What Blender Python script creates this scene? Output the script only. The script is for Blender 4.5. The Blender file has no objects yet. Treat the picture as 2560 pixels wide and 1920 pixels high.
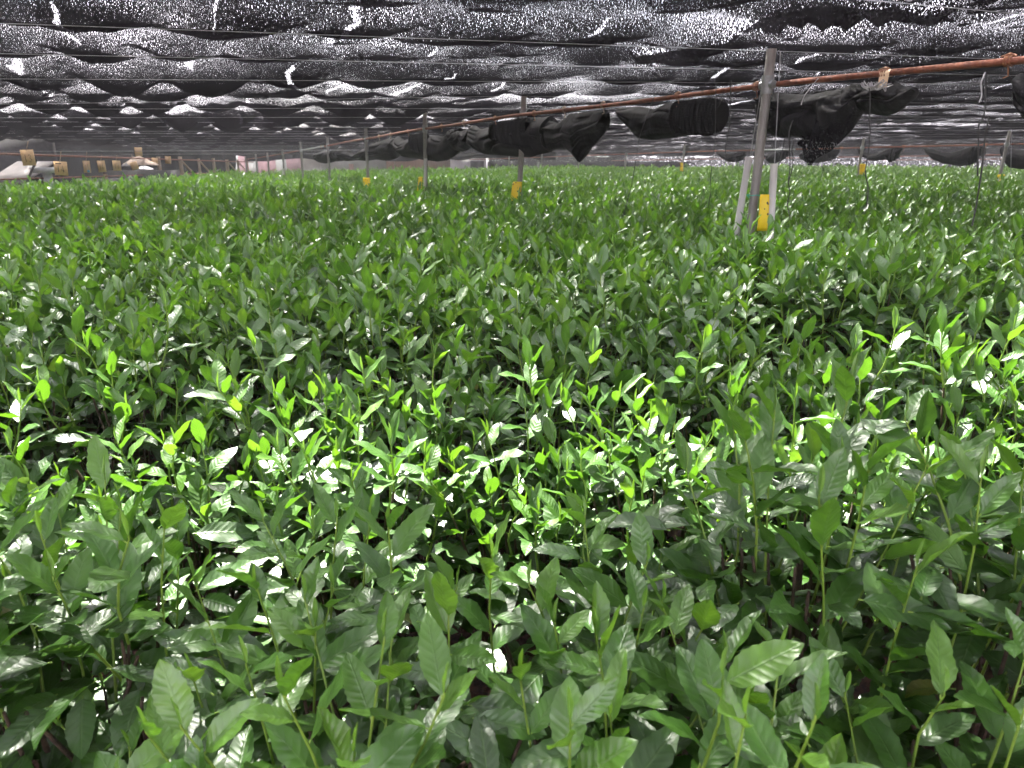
import bpy, math, random
import numpy as np
from mathutils import Vector, Matrix, Euler
R = math.radians
rng = np.random.default_rng(7)
random.seed(7)
sc = bpy.context.scene
col = sc.collection

# ------------------------------------------------------------------ camera model (12 mm lens on a 17.3 mm sensor)
EYE, TILT, FPX = 1.5, R(16.97), 1776.0
CT, ST = math.cos(TILT), math.sin(TILT)

def ray(px, py):
    dx, dy = (px - 1280) / FPX, (960 - py) / FPX
    Y, Z = CT + dy * ST, -ST + dy * CT
    return dx / Y, Z / Y                       # X per metre of depth, height per metre of depth

def at(px, py, F):                              # a point at depth F
    r, h = ray(px, py)
    return Vector((r * F, F, EYE + h * F))

SLOPE, C1, C2 = .463, 3.109, 15.0               # the rails run along X = C - SLOPE*Y

def on_rail_plane(px, py, C=C1):
    r, h = ray(px, py)
    F = C / (r + SLOPE)
    return Vector((r * F, F, EYE + h * F))

# ------------------------------------------------------------------ helpers
def ss(a, b, x):
    t = np.clip((np.asarray(x, float) - a) / (b - a), 0, 1)
    return t * t * (3 - 2 * t)

_perm = np.random.default_rng(3).random((256, 256))
def vnoise(x, y):
    x = np.asarray(x, float); y = np.asarray(y, float)
    xi, yi = np.floor(x).astype(int), np.floor(y).astype(int)
    fx, fy = x - xi, y - yi
    fx, fy = fx * fx * (3 - 2 * fx), fy * fy * (3 - 2 * fy)
    g = lambda a, b: _perm[a % 256, b % 256]
    return (g(xi, yi) * (1 - fx) + g(xi + 1, yi) * fx) * (1 - fy) + (g(xi, yi + 1) * (1 - fx) + g(xi + 1, yi + 1) * fx) * fy

def mesh_from(name, V, Fc, uv=None, attrs=None, smooth=True):
    V = np.asarray(V, np.float32); Fc = np.asarray(Fc, np.int32)
    me = bpy.data.meshes.new(name)
    k = Fc.shape[1]
    me.vertices.add(len(V)); me.vertices.foreach_set('co', V.ravel())
    me.loops.add(Fc.size); me.loops.foreach_set('vertex_index', Fc.ravel())
    me.polygons.add(len(Fc))
    me.polygons.foreach_set('loop_start', np.arange(0, Fc.size, k, dtype=np.int32))
    me.polygons.foreach_set('loop_total', np.full(len(Fc), k, np.int32))
    if smooth: me.polygons.foreach_set('use_smooth', np.ones(len(Fc), bool))
    me.update(calc_edges=True)
    if uv is not None:
        l = me.uv_layers.new(name='UVMap')
        l.data.foreach_set('uv', np.asarray(uv, np.float32)[Fc.ravel()].ravel())
    for n, a in (attrs or {}).items():
        t = me.attributes.new(n, 'FLOAT', 'POINT'); t.data.foreach_set('value', np.asarray(a, np.float32))
    me.validate()
    return me

def obj(name, me, mat, parent=None):
    o = bpy.data.objects.new(name, me)
    if mat and not me.materials: me.materials.append(mat)
    col.objects.link(o)
    if parent: o.parent = parent
    return o

def tag(o, label=None, cat=None, group=None, kind=None):
    if label: o['label'] = label
    if cat: o['category'] = cat
    if group: o['group'] = group
    if kind: o['kind'] = kind
    return o

def empty(name, loc, label, cat, group=None):
    o = bpy.data.objects.new(name, None); o.empty_display_size = .1
    o.location = loc; col.objects.link(o)
    return tag(o, label, cat, group)

class MB:
    """collects tubes, boxes and grids into one mesh"""
    def __init__(s): s.V, s.F, s.n = [], [], 0
    def add(s, V, F):
        s.V.append(np.asarray(V, float)); s.F.append(np.asarray(F, int) + s.n); s.n += len(V); return s
    def tube(s, pts, rad, sides=8, cap=True):
        P = np.asarray([tuple(p) for p in pts], float); n = len(P)
        rad = np.broadcast_to(np.asarray(rad, float), (n,))
        T = np.gradient(P, axis=0) if n > 2 else np.repeat((P[-1] - P[0])[None], n, 0)
        T /= np.linalg.norm(T, axis=1)[:, None] + 1e-9
        ref = np.array([0, 0, 1.]) if abs(T[:, 2]).mean() < .8 else np.array([1., 0, 0])
        A = np.cross(T, ref); A /= np.linalg.norm(A, axis=1)[:, None] + 1e-9
        B = np.cross(T, A)
        an = np.arange(sides) * 2 * math.pi / sides
        V = (P[:, None] + rad[:, None, None] * (np.cos(an)[None, :, None] * A[:, None] + np.sin(an)[None, :, None] * B[:, None])).reshape(-1, 3)
        i, j = np.meshgrid(np.arange(n - 1), np.arange(sides), indexing='ij')
        a = i * sides + j; b = i * sides + (j + 1) % sides
        F = np.stack([a, b, b + sides, a + sides], -1).reshape(-1, 4)
        if cap:
            for r0, rr in ((0, 1), (n - 1, -1)):
                c = len(V); V = np.vstack([V, P[r0][None]])
                ring = r0 * sides + np.arange(sides)
                q = [[c, ring[(k + (2 if rr > 0 else 0)) % sides], ring[(k + 1) % sides], ring[(k + (0 if rr > 0 else 2)) % sides]] for k in range(0, sides, 2)]
                F = np.vstack([F, q])
        return s.add(V, F)
    def box(s, c, size, rot=0, tilt=0):
        x, y, z = np.asarray(size) / 2
        V = np.array([[i, j, k] for i in (-x, x) for j in (-y, y) for k in (-z, z)])
        M = Euler((tilt, 0, rot)).to_matrix()
        V = np.array([tuple(M @ Vector(v)) for v in V]) + np.asarray(tuple(c))
        F = [[0, 1, 3, 2], [4, 6, 7, 5], [0, 4, 5, 1], [2, 3, 7, 6], [0, 2, 6, 4], [1, 5, 7, 3]]
        return s.add(V, F)
    def grid(s, G):
        n, m = G.shape[:2]
        i, j = np.meshgrid(np.arange(n - 1), np.arange(m - 1), indexing='ij')
        a = i * m + j
        return s.add(G.reshape(-1, 3), np.stack([a, a + 1, a + m + 1, a + m], -1).reshape(-1, 4))
    def build(s, name, mat, parent=None, smooth=True, uv=None):
        V = np.vstack(s.V)
        if parent is not None: V = V - np.asarray(tuple(parent.matrix_world.translation if parent.parent else parent.location))
        me = mesh_from(name, V, np.vstack(s.F), uv=uv, smooth=smooth)
        if smooth: me.set_sharp_from_angle(angle=R(50))
        return obj(name, me, mat, parent)

# ------------------------------------------------------------------ materials
def mat(name):
    m = bpy.data.materials.new(name); m.use_nodes = True
    nt = m.node_tree; nt.nodes.clear()
    out = nt.nodes.new('ShaderNodeOutputMaterial')
    def N(t, **kw):
        n = nt.nodes.new('ShaderNode' + t)
        for k, v in kw.items():
            if k in n.inputs: n.inputs[k].default_value = v
            else: setattr(n, k, v)
        return n
    L = lambda a, b: nt.links.new(a, b)
    return m, N, L, out

def ramp(N, L, fac, stops):
    r = N('ValToRGB')
    e = r.color_ramp.elements
    while len(e) < len(stops): e.new(.5)
    for k, (p, c) in enumerate(stops):
        e[k].position = p; e[k].color = tuple(c) + (1,) if len(c) == 3 else c
    L(fac, r.inputs[0]); return r.outputs[0]

def math_(N, L, op, a, b=None, c=None, clamp=False):
    n = N('Math', operation=op); n.use_clamp = clamp
    for i, v in enumerate((a, b, c)):
        if v is None: continue
        if isinstance(v, (int, float)): n.inputs[i].default_value = v
        else: L(v, n.inputs[i])
    return n.outputs[0]

def simple(name, c1, c2, scale=20, rough=.6, metal=0, bump=.0, detail=6, stretch=(1, 1, 1), lo=.35, hi=.65, spec=.5, bscale=None):
    m, N, L, out = mat(name)
    tc = N('TexCoord'); mp = N('Mapping'); mp.inputs['Scale'].default_value = stretch
    L(tc.outputs['Object'], mp.inputs[0])
    nz = N('TexNoise', Scale=scale, Detail=detail, Roughness=.65); L(mp.outputs[0], nz.inputs['Vector'])
    c = ramp(N, L, nz.outputs['Fac'], [(lo, c1), (hi, c2)])
    p = N('BsdfPrincipled', Roughness=rough, Metallic=metal); p.inputs['Specular IOR Level'].default_value = spec
    L(c, p.inputs['Base Color'])
    if bump:
        n2 = N('TexNoise', Scale=bscale or scale * 3, Detail=4); L(mp.outputs[0], n2.inputs['Vector'])
        b = N('Bump', Strength=bump, Distance=.01); L(n2.outputs['Fac'], b.inputs['Height']); L(b.outputs[0], p.inputs['Normal'])
    L(p.outputs[0], out.inputs[0])
    return m

def leaf_material():
    m, N, L, out = mat('tea_leaf')
    uv = N('UVMap'); sep = N('SeparateXYZ'); L(uv.outputs[0], sep.inputs[0])
    tone = N('Attribute', attribute_name='tone').outputs['Fac']
    u = math_(N, L, 'ABSOLUTE', math_(N, L, 'MULTIPLY_ADD', sep.outputs[0], 2, -1))   # 0 at the midrib, 1 at the edge
    v = sep.outputs[1]
    # lateral veins, slanting forward
    ph = math_(N, L, 'MULTIPLY', math_(N, L, 'MULTIPLY_ADD', u, -.16, v), 2 * math.pi * 9)
    wv = math_(N, L, 'MULTIPLY_ADD', math_(N, L, 'SINE', ph), .5, .5)
    vein = math_(N, L, 'POWER', wv, 5)
    mid = math_(N, L, 'SUBTRACT', 1, math_(N, L, 'MULTIPLY', u, 11), clamp=True)
    tc = N('TexCoord')
    nz = N('TexNoise', Scale=9, Detail=3); L(tc.outputs['Object'], nz.inputs['Vector'])
    t2 = math_(N, L, 'ADD', tone, math_(N, L, 'MULTIPLY_ADD', nz.outputs['Fac'], .24, -.12))
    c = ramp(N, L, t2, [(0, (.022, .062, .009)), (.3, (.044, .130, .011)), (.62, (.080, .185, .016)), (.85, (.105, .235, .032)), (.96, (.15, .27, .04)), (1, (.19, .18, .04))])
    mixv = N('MixRGB', blend_type='MIX'); L(c, mixv.inputs[1]); mixv.inputs[2].default_value = (.10, .20, .045, 1)
    L(math_(N, L, 'ADD', math_(N, L, 'MULTIPLY', mid, .6), math_(N, L, 'MULTIPLY', vein, .12), clamp=True), mixv.inputs[0])
    p = N('BsdfPrincipled'); L(mixv.outputs[0], p.inputs['Base Color'])
    p.inputs['Specular IOR Level'].default_value = 1.0
    nr = N('TexNoise', Scale=40, Detail=2); L(tc.outputs['Object'], nr.inputs['Vector'])
    L(math_(N, L, 'MULTIPLY_ADD', nr.outputs['Fac'], .24, .30), p.inputs['Roughness'])
    h = math_(N, L, 'ADD', math_(N, L, 'MULTIPLY', math_(N, L, 'POWER', wv, 1.6), math_(N, L, 'MULTIPLY_ADD', u, -.45, .75)), math_(N, L, 'MULTIPLY', mid, .9))
    h = math_(N, L, 'ADD', h, math_(N, L, 'MULTIPLY', nr.outputs['Fac'], .5))
    b = N('Bump', Strength=.32, Distance=.0022); b.invert = True
    L(h, b.inputs['Height']); L(b.outputs[0], p.inputs['Normal'])
    tr = N('BsdfTranslucent')
    tcol = ramp(N, L, t2, [(0, (.035, .105, .006)), (.5, (.11, .26, .012)), (1, (.22, .38, .02))]); L(tcol, tr.inputs[0])
    mx = N('MixShader'); mx.inputs[0].default_value = .30
    L(p.outputs[0], mx.inputs[1]); L(tr.outputs[0], mx.inputs[2]); L(mx.outputs[0], out.inputs[0])
    return m

def net_material(name, base_t, thread=(.0055, .0048, .0062), scale=210, use_attr=True, slits=True, transl=.35, fine=False):
    """knitted black shade cloth: real holes between the threads"""
    m, N, L, out = mat(name)
    uv = N('UVMap'); sep = N('SeparateXYZ'); L(uv.outputs[0], sep.inputs[0])
    mp = N('Mapping'); mp.inputs['Scale'].default_value = (1, .62, 1); mp.inputs['Rotation'].default_value = (0, 0, R(24)); L(uv.outputs[0], mp.inputs[0])
    nz = N('TexNoise', Scale=scale, Detail=1.5, Roughness=.55, Distortion=.25); nz.noise_dimensions = '2D'; L(mp.outputs[0], nz.inputs['Vector'])
    t = base_t
    if use_attr: t = N('Attribute', attribute_name='weave').outputs['Fac']
    hole = math_(N, L, 'GREATER_THAN', nz.outputs['Fac'], t)
    if slits:
        # seams every .58 m, open in places, laced across by a few threads
        a = math_(N, L, 'DIVIDE', sep.outputs[0], .58)
        nb = N('TexNoise', Scale=1.1, Detail=2); nb.noise_dimensions = '2D'; L(uv.outputs[0], nb.inputs['Vector'])
        a = math_(N, L, 'ADD', a, math_(N, L, 'MULTIPLY_ADD', nb.outputs['Fac'], .9, -.45))
        fr = math_(N, L, 'ADD', math_(N, L, 'MULTIPLY_ADD', nz.outputs['Fac'], .08, -.04), math_(N, L, 'ABSOLUTE', math_(N, L, 'SUBTRACT', math_(N, L, 'FRACT', a), .5)))
        cell = N('TexNoise', Scale=1, Detail=1); cell.noise_dimensions = '2D'
        cx = N('CombineXYZ'); L(math_(N, L, 'MULTIPLY', math_(N, L, 'FLOOR', a), 7.31), cx.inputs[0]); L(math_(N, L, 'MULTIPLY', sep.outputs[1], 1.15), cx.inputs[1]); L(cx.outputs[0], cell.inputs['Vector'])
        wd = math_(N, L, 'MULTIPLY', math_(N, L, 'SUBTRACT', cell.outputs['Fac'], .535), .34)
        wd = math_(N, L, 'MINIMUM', wd, .03)
        slit = math_(N, L, 'LESS_THAN', fr, wd)
        loose = math_(N, L, 'GREATER_THAN', nz.outputs['Fac'], .44)
        hole = math_(N, L, 'MAXIMUM', hole, math_(N, L, 'MULTIPLY', slit, loose))
    d = N('BsdfDiffuse'); d.inputs['Color'].default_value = thread + (1,)
    tl = N('BsdfTranslucent'); tl.inputs[0].default_value = tuple(x * 2.0 for x in thread) + (1,)
    ms = N('MixShader'); ms.inputs[0].default_value = transl; L(d.outputs[0], ms.inputs[1]); L(tl.outputs[0], ms.inputs[2])
    tp = N('BsdfTransparent')
    mx = N('MixShader'); L(hole, mx.inputs[0]); L(ms.outputs[0], mx.inputs[1]); L(tp.outputs[0], mx.inputs[2])
    L(mx.outputs[0], out.inputs[0])
    return m

def bundle_material():
    m, N, L, out = mat('gathered_net_cloth')
    uv = N('UVMap')
    nz = N('TexNoise', Scale=170, Detail=1); L(uv.outputs[0], nz.inputs['Vector'])
    n2 = N('TexNoise', Scale=3.5, Detail=3); L(uv.outputs[0], n2.inputs['Vector'])
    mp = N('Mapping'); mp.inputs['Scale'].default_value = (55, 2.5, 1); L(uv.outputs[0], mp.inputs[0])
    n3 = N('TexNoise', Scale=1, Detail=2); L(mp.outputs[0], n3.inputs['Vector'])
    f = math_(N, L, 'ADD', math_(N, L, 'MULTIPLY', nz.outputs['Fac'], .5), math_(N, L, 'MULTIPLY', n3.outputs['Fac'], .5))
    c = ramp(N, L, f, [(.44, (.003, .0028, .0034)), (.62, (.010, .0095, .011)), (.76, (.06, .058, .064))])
    p = N('BsdfPrincipled', Roughness=.8); p.inputs['Specular IOR Level'].default_value = .08
    L(c, p.inputs['Base Color'])
    b = N('Bump', Strength=.5, Distance=.004); L(f, b.inputs['Height']); L(b.outputs[0], p.inputs['Normal'])
    tp = N('BsdfTransparent'); mx = N('MixShader')
    hole = math_(N, L, 'GREATER_THAN', math_(N, L, 'ADD', nz.outputs['Fac'], math_(N, L, 'MULTIPLY', n2.outputs['Fac'], .25)), .86)
    L(hole, mx.inputs[0]); L(p.outputs[0], mx.inputs[1]); L(tp.outputs[0], mx.inputs[2]); L(mx.outputs[0], out.inputs[0])
    return m

def trap_material():
    m, N, L, out = mat('yellow_sticky_card')
    tc = N('TexCoord')
    v = N('TexVoronoi', Scale=38); L(tc.outputs['Object'], v.inputs['Vector'])
    nz = N('TexNoise', Scale=9, Detail=2); L(tc.outputs['Object'], nz.inputs['Vector'])
    lim = math_(N, L, 'MULTIPLY_ADD', nz.outputs['Fac'], .9, -.24)
    dot = math_(N, L, 'LESS_THAN', v.outputs['Distance'], lim)
    mx = N('MixRGB'); L(dot, mx.inputs[0]); mx.inputs[1].default_value = (.80, .60, .012, 1); mx.inputs[2].default_value = (.05, .03, .01, 1)
    p = N('BsdfPrincipled', Roughness=.35); L(mx.outputs[0], p.inputs['Base Color'])
    tr = N('BsdfTranslucent'); L(mx.outputs[0], tr.inputs[0])
    ms = N('MixShader'); ms.inputs[0].default_value = .3; L(p.outputs[0], ms.inputs[1]); L(tr.outputs[0], ms.inputs[2]); L(ms.outputs[0], out.inputs[0])
    return m

M = dict(
    leaf=leaf_material(),
    shoot=simple('green_shoot', (.11, .20, .022), (.20, .30, .04), 30, .45),
    wood=simple('tea_wood', (.035, .022, .014), (.10, .065, .04), 40, .8, bump=.4),
    soil=simple('soil', (.018, .008, .005), (.11, .045, .025), 28, .95, bump=.9, detail=10, bscale=70),
    net=net_material('shade_net_cloth', .6),
    sheer=net_material('single_net_cloth', .60, scale=150, use_attr=False, slits=False, transl=.2),
    side=net_material('side_net_cloth', .66, scale=26, use_attr=False, slits=True, thread=(.012, .011, .013)),
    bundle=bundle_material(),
    rust=simple('rusty_pipe', (.055, .015, .008), (.19, .050, .020), 26, .85, bump=.25, stretch=(1, 1, 1), lo=.3, hi=.72),
    rustlight=simple('rusty_clamp', (.10, .035, .014), (.26, .10, .04), 60, .7, bump=.3),
    galv=simple('galvanised_steel', (.13, .122, .115), (.30, .285, .27), 22, .55, metal=.25, bump=.08, stretch=(1, 1, .25), lo=.3, hi=.75),
    galvclean=simple('clean_galvanised_steel', (.16, .17, .17), (.25, .26, .26), 30, .45, metal=.35),
    pvc=simple('grey_plastic_pipe', (.42, .405, .395), (.52, .50, .49), 9, .5, stretch=(1, 1, .3)),
    wire=simple('steel_wire', (.16, .16, .17), (.28, .28, .29), 30, .42, metal=.5),
    cord=simple('black_cord', (.008, .008, .009), (.018, .018, .02), 40, .6),
    greycord=simple('grey_cord', (.20, .19, .20), (.32, .31, .32), 40, .7),
    trap=trap_material(),
    board=simple('plywood_board', (.42, .27, .13), (.54, .37, .20), 14, .75, stretch=(1, 1, 5)),
    ink=simple('black_marker', (.02, .015, .015), (.05, .04, .035), 30, .8),
    blue=simple('blue_paint', (.08, .26, .38), (.12, .33, .45), 20, .7),
    tape=simple('tan_tape', (.58, .40, .24), (.68, .50, .32), 25, .6),
    white=simple('white_plastic', (.36, .35, .36), (.46, .45, .46), 12, .55),
    teal=simple('teal_twine', (.02, .30, .22), (.04, .40, .30), 30, .6),
    timber=simple('pale_timber', (.24, .175, .125), (.36, .28, .21), 16, .8, stretch=(1, 1, .2)),
    rag=simple('knotted_rag', (.16, .11, .075), (.32, .25, .19), 40, .9),
    pink=simple('pink_render', (.17, .105, .10), (.24, .15, .145), 3, .9),
    pale=simple('pale_render', (.17, .18, .15), (.23, .24, .20), 2, .9),
    orange=simple('rusty_cladding', (.18, .09, .05), (.26, .17, .12), 4, .8, stretch=(4, 4, .3)),
    stone=simple('grey_block', (.07, .065, .065), (.17, .16, .16), 7, .9, bump=.5),
    dark=simple('dark_boards', (.010, .009, .010), (.028, .024, .026), 9, .8),
    roof=simple('weathered_roof_sheet', (.09, .075, .075), (.15, .13, .125), 5, .7),
    glass=simple('dark_window', (.012, .014, .017), (.03, .034, .04), 4, .15),
)

# ------------------------------------------------------------------ world, sun, camera
SUN_EL, SUN_AZ = R(55), R(-28)                  # azimuth from +Y towards +X : ahead and to the left
w = bpy.data.worlds.new('World'); sc.world = w; w.use_nodes = True
nt = w.node_tree; nt.nodes.clear()
sky = nt.nodes.new('ShaderNodeTexSky'); sky.sky_type = 'NISHITA'; sky.sun_disc = False
sky.sun_elevation = SUN_EL; sky.sun_rotation = SUN_AZ; sky.dust_density = 3.0; sky.air_density = 1.0; sky.ozone_density = 1.0
tc = nt.nodes.new('ShaderNodeTexCoord'); nz = nt.nodes.new('ShaderNodeTexNoise'); nz.inputs['Scale'].default_value = 2.2; nz.inputs['Detail'].default_value = 5
rp = nt.nodes.new('ShaderNodeValToRGB'); rp.color_ramp.elements[0].position = .28; rp.color_ramp.elements[1].position = .58
rp.color_ramp.elements[0].color = (.45, .45, .45, 1); rp.color_ramp.elements[1].color = (.95, .95, .95, 1)
mix = nt.nodes.new('ShaderNodeMixRGB'); mix.inputs[2].default_value = (6.7, 6.3, 7.0, 1)    # bright thin cloud
bg = nt.nodes.new('ShaderNodeBackground'); bg.inputs[1].default_value = .12
wo = nt.nodes.new('ShaderNodeOutputWorld')
nt.links.new(tc.outputs['Generated'], nz.inputs['Vector']); nt.links.new(nz.outputs['Fac'], rp.inputs[0])
nt.links.new(rp.outputs[0], mix.inputs[0]); nt.links.new(sky.outputs[0], mix.inputs[1])
nt.links.new(mix.outputs[0], bg.inputs[0]); nt.links.new(bg.outputs[0], wo.inputs[0])

sd = Vector((math.sin(SUN_AZ) * math.cos(SUN_EL), math.cos(SUN_AZ) * math.cos(SUN_EL), math.sin(SUN_EL)))
sl = bpy.data.lights.new('sun', 'SUN'); sl.energy = 5.0; sl.angle = R(.53); sl.color = (1, .955, .88)
so = bpy.data.objects.new('sun', sl); so.rotation_euler = sd.to_track_quat('Z', 'Y').to_euler(); so.location = (0, 0, 12); col.objects.link(so)

cd = bpy.data.cameras.new('camera'); cd.sensor_width = 17.3; cd.lens = 12.0; cd.clip_start = .05; cd.clip_end = 900
cd.dof.use_dof = True; cd.dof.focus_distance = 2.1; cd.dof.aperture_fstop = 3.6
co = bpy.data.objects.new('camera', cd); co.location = (0, 0, EYE); co.rotation_euler = (math.pi / 2 - TILT, 0, 0); col.objects.link(co)
sc.camera = co
vs = sc.view_settings; vs.view_transform = 'Standard'; vs.look = 'None'; vs.exposure = 3.0; vs.gamma = 1
cy = sc.cycles
cy.use_denoising = True; cy.max_bounces = 6; cy.diffuse_bounces = 3; cy.glossy_bounces = 2; cy.transmission_bounces = 3; cy.transparent_max_bounces = 24
cy.caustics_reflective = False; cy.caustics_refractive = False; cy.sample_clamp_indirect = 6

# ------------------------------------------------------------------ ground
g = MB(); xs = np.array([-400, -60, -14, -6, -2, 2, 6, 14, 40, 400.]); ys = np.array([-400, -40, -4, 0, 2, 4, 8, 16, 40, 500.])
GX, GY = np.meshgrid(xs, ys, indexing='ij'); g.grid(np.stack([GX, GY, 0 * GX], -1)[:, ::-1])
tag(g.build('ground', M['soil'], smooth=False), kind='structure')

# ------------------------------------------------------------------ tea leaves
def leaves_mesh(base, d, n, L, W, curl, fold, tone, nL, nW, wave=.05, serr=.0, seed=0):
    """all leaves of one bush; d = direction of the blade, n = its upper side"""
    rg = np.random.default_rng(seed)
    base, d, n = (np.asarray(a, float) for a in (base, d, n)); k = len(base)
    L, W, curl, fold, tone = (np.asarray(a, float) for a in (L, W, curl, fold, tone))
    d /= np.linalg.norm(d, axis=1)[:, None]
    n = n - (n * d).sum(1)[:, None] * d; n /= np.linalg.norm(n, axis=1)[:, None] + 1e-9
    s = np.cross(d, n)
    v = np.linspace(0, 1, nL + 1); u = np.linspace(-1, 1, nW + 1)
    prof = np.sin(np.pi * np.clip(v, 0, 1) ** .93) ** .72 * (1 - .12 * v)
    prof[0] = .05; prof[-1] = .015
    al, dr = [], []
    c = curl[:, None]; cs = np.where(np.abs(c) < 1e-3, 1e-3, c)
    along = L[:, None] * np.sin(cs * v) / cs; drop = L[:, None] * (1 - np.cos(cs * v)) / cs
    tn = np.cos(cs * v), np.sin(cs * v)
    hw = W[:, None] / 2 * prof[None]                                       # k, nL+1
    edge = 1 + serr * np.where(np.arange(nL + 1) % 2 == 0, 1, -1)
    ph = rg.random(k) * 6.28
    wv = wave * np.sin(2 * np.pi * 2.2 * v[None] + ph[:, None]) * W[:, None]
    P = np.empty((k, nL + 1, nW + 1, 3))
    for j, uu in enumerate(u):
        ww = hw * (edge[None] if abs(uu) > .99 else 1) * uu
        lift = np.abs(ww) * np.sin(fold)[:, None] + wv * uu * uu * np.where(v > 0, 1, 0)
        nn = tn[0][..., None] * n[:, None] + tn[1][..., None] * d[:, None]   # local normal follows the curl
        P[:, :, j] = (base[:, None] + along[..., None] * d[:, None] - drop[..., None] * n[:, None]
                      + (ww * np.cos(fold)[:, None])[..., None] * s[:, None] + lift[..., None] * nn)
    m = (nL + 1) * (nW + 1)
    i, j = np.meshgrid(np.arange(nL), np.arange(nW), indexing='ij')
    a = i * (nW + 1) + j
    q = np.stack([a, a + 1, a + nW + 2, a + nW + 1], -1).reshape(-1, 4)[:, ::-1]
    Fc = (q[None] + (np.arange(k) * m)[:, None, None]).reshape(-1, 4)
    UV = np.stack(np.broadcast_arrays((u * .5 + .5)[None, :], v[:, None]), -1).reshape(-1, 2)
    return mesh_from('foliage', P.reshape(-1, 3), Fc, uv=np.tile(UV, (k, 1)), attrs={'tone': np.repeat(tone, m)})

def make_bush(seed, H, rad, shoots, slen, nodes, filler, nL, nW, serr=0, leaf=.088, stems=True, sides=5, open_=0, fill_lo=.42, tipdark=0):
    rg = np.random.default_rng(seed)
    B, D, Nn, LL, WW, CU, FO, TO = [], [], [], [], [], [], [], []
    st, wd = MB(), MB()
    up = np.array([0, 0, 1.])
    def leaf_(p, az, el, L, tone, curl, fold, wr=.4):
        h = np.array([math.cos(az), math.sin(az), 0])
        d = h * math.cos(el) + up * math.sin(el); nrm = -h * math.sin(el) + up * math.cos(el)
        sd_ = np.cross(d, nrm); r = rg.normal(0, .35)
        nrm = nrm * math.cos(r) + sd_ * math.sin(r)
        # a short petiole
        if stems: st.tube([p, p + d * .007], [.0016, .0012], 4, False)
        B.append(p + d * .006); D.append(d); Nn.append(nrm); LL.append(L); WW.append(L * wr * rg.uniform(.88, 1.12)); CU.append(curl); FO.append(fold); TO.append(tone)
    # woody frame
    nb = 5 if stems else 0
    for b in range(nb):
        a = b * 2 * math.pi / nb + rg.uniform(-.4, .4); rr = rad * rg.uniform(.4, .75)
        p0 = np.array([rg.normal(0, .015), rg.normal(0, .015), -.02]); p1 = np.array([math.cos(a) * rr * .5, math.sin(a) * rr * .5, H * .34]); p2 = np.array([math.cos(a) * rr, math.sin(a) * rr, H * .68])
        mid = p1 + rg.normal(0, .02, 3)
        wd.tube([p0, (p0 + mid) / 2 + rg.normal(0, .012, 3), mid, (mid + p2) / 2 + rg.normal(0, .012, 3), p2], [.013, .011, .009, .007, .004], 5, False)
        for _ in range(2):
            q = p2 + np.array([rg.normal(0, rad * .3), rg.normal(0, rad * .3), H * .1])
            wd.tube([mid, (mid + q) / 2 + rg.normal(0, .015, 3), q], [.006, .005, .003], 4, False)
    for k in range(shoots):
        rr = rad * math.sqrt((k + .5) / shoots) ; a = k * 2.39996 + rg.uniform(-.35, .35)
        ln = slen * rg.uniform(.6, 1.25) * (1 if rg.random() > .12 else 1.35)
        top = H * (1 - .10 * (rr / rad) ** 2) + rg.normal(0, .035)
        if rg.random() < .1: top += rg.uniform(.03, .09)
        lean = rg.uniform(.05, .42) * (.35 + rr / rad); la = a + rg.uniform(-.7, .7)
        tip = np.array([math.cos(a) * rr, math.sin(a) * rr, top])
        base = tip - ln * np.array([math.cos(la) * math.sin(lean), math.sin(la) * math.sin(lean), math.cos(lean)])
        bend = np.array([rg.normal(0, .012), rg.normal(0, .012), 0])
        pt = lambda t: base + (tip - base) * t + bend * 4 * t * (1 - t)
        if stems:
            st.tube([pt(t) for t in (0, .35, .7, 1)], [.0030, .0025, .0020, .0012], sides, False)
            wd.tube([base * np.array([.6, .6, 1]) - np.array([0, 0, .24]), base], [.004, .0028], 4, False)
        n = max(4, int(round(nodes * rg.uniform(.8, 1.15)))); az0 = rg.random() * 6.28
        fresh = rg.random()
        for i in range(n):
            t = .04 + .93 * (i / (n - 1)) ** .85; az = az0 + i * 2.35 + rg.normal(0, .3)
            age = 1 - i / (n - 1)
            if i >= n - 2:                                               # two young leaves and a bud
                L = leaf * rg.uniform(.6, .95); el = rg.uniform(.72, 1.28); tone = (rg.uniform(.52, .88) if fresh > .3 else rg.uniform(.4, .62)) - tipdark
                leaf_(pt(t), az, el, L, tone, rg.uniform(-.1, .4), rg.uniform(.15, .6), .42)
            else:
                L = leaf * rg.uniform(.8, 1.22) * (1 - .10 * (1 - age)); el = rg.uniform(.15, .85) + (1 - age) * .38
                tone = .17 + .30 * (1 - age) + rg.normal(0, .09)
                if rg.random() < .02: tone = .85
                leaf_(pt(t), az, el, L, tone, rg.uniform(.05, .6), rg.uniform(.05, .32), .43)
        leaf_(pt(1), rg.random() * 6.28, 1.45, leaf * .42, .8, 0, .8, .24)
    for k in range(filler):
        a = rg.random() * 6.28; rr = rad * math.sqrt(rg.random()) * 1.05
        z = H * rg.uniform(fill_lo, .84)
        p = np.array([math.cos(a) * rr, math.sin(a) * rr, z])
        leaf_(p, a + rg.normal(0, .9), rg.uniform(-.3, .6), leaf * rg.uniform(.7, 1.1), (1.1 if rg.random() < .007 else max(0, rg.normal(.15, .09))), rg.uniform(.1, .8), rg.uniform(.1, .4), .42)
    fol = leaves_mesh(B, D, Nn, LL, WW, CU, FO, TO, nL, nW, serr=serr, seed=seed)
    fol.materials.append(M['leaf'])
    out = [('foliage', fol)]
    if stems:
        s_ = mesh_from('shoot', np.vstack(st.V), np.vstack(st.F)); s_.materials.append(M['shoot'])
        w_ = mesh_from('branch', np.vstack(wd.V), np.vstack(wd.F)); w_.materials.append(M['wood'])
        out += [('stem_foliage', s_), ('branch', w_)]
    return out

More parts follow.
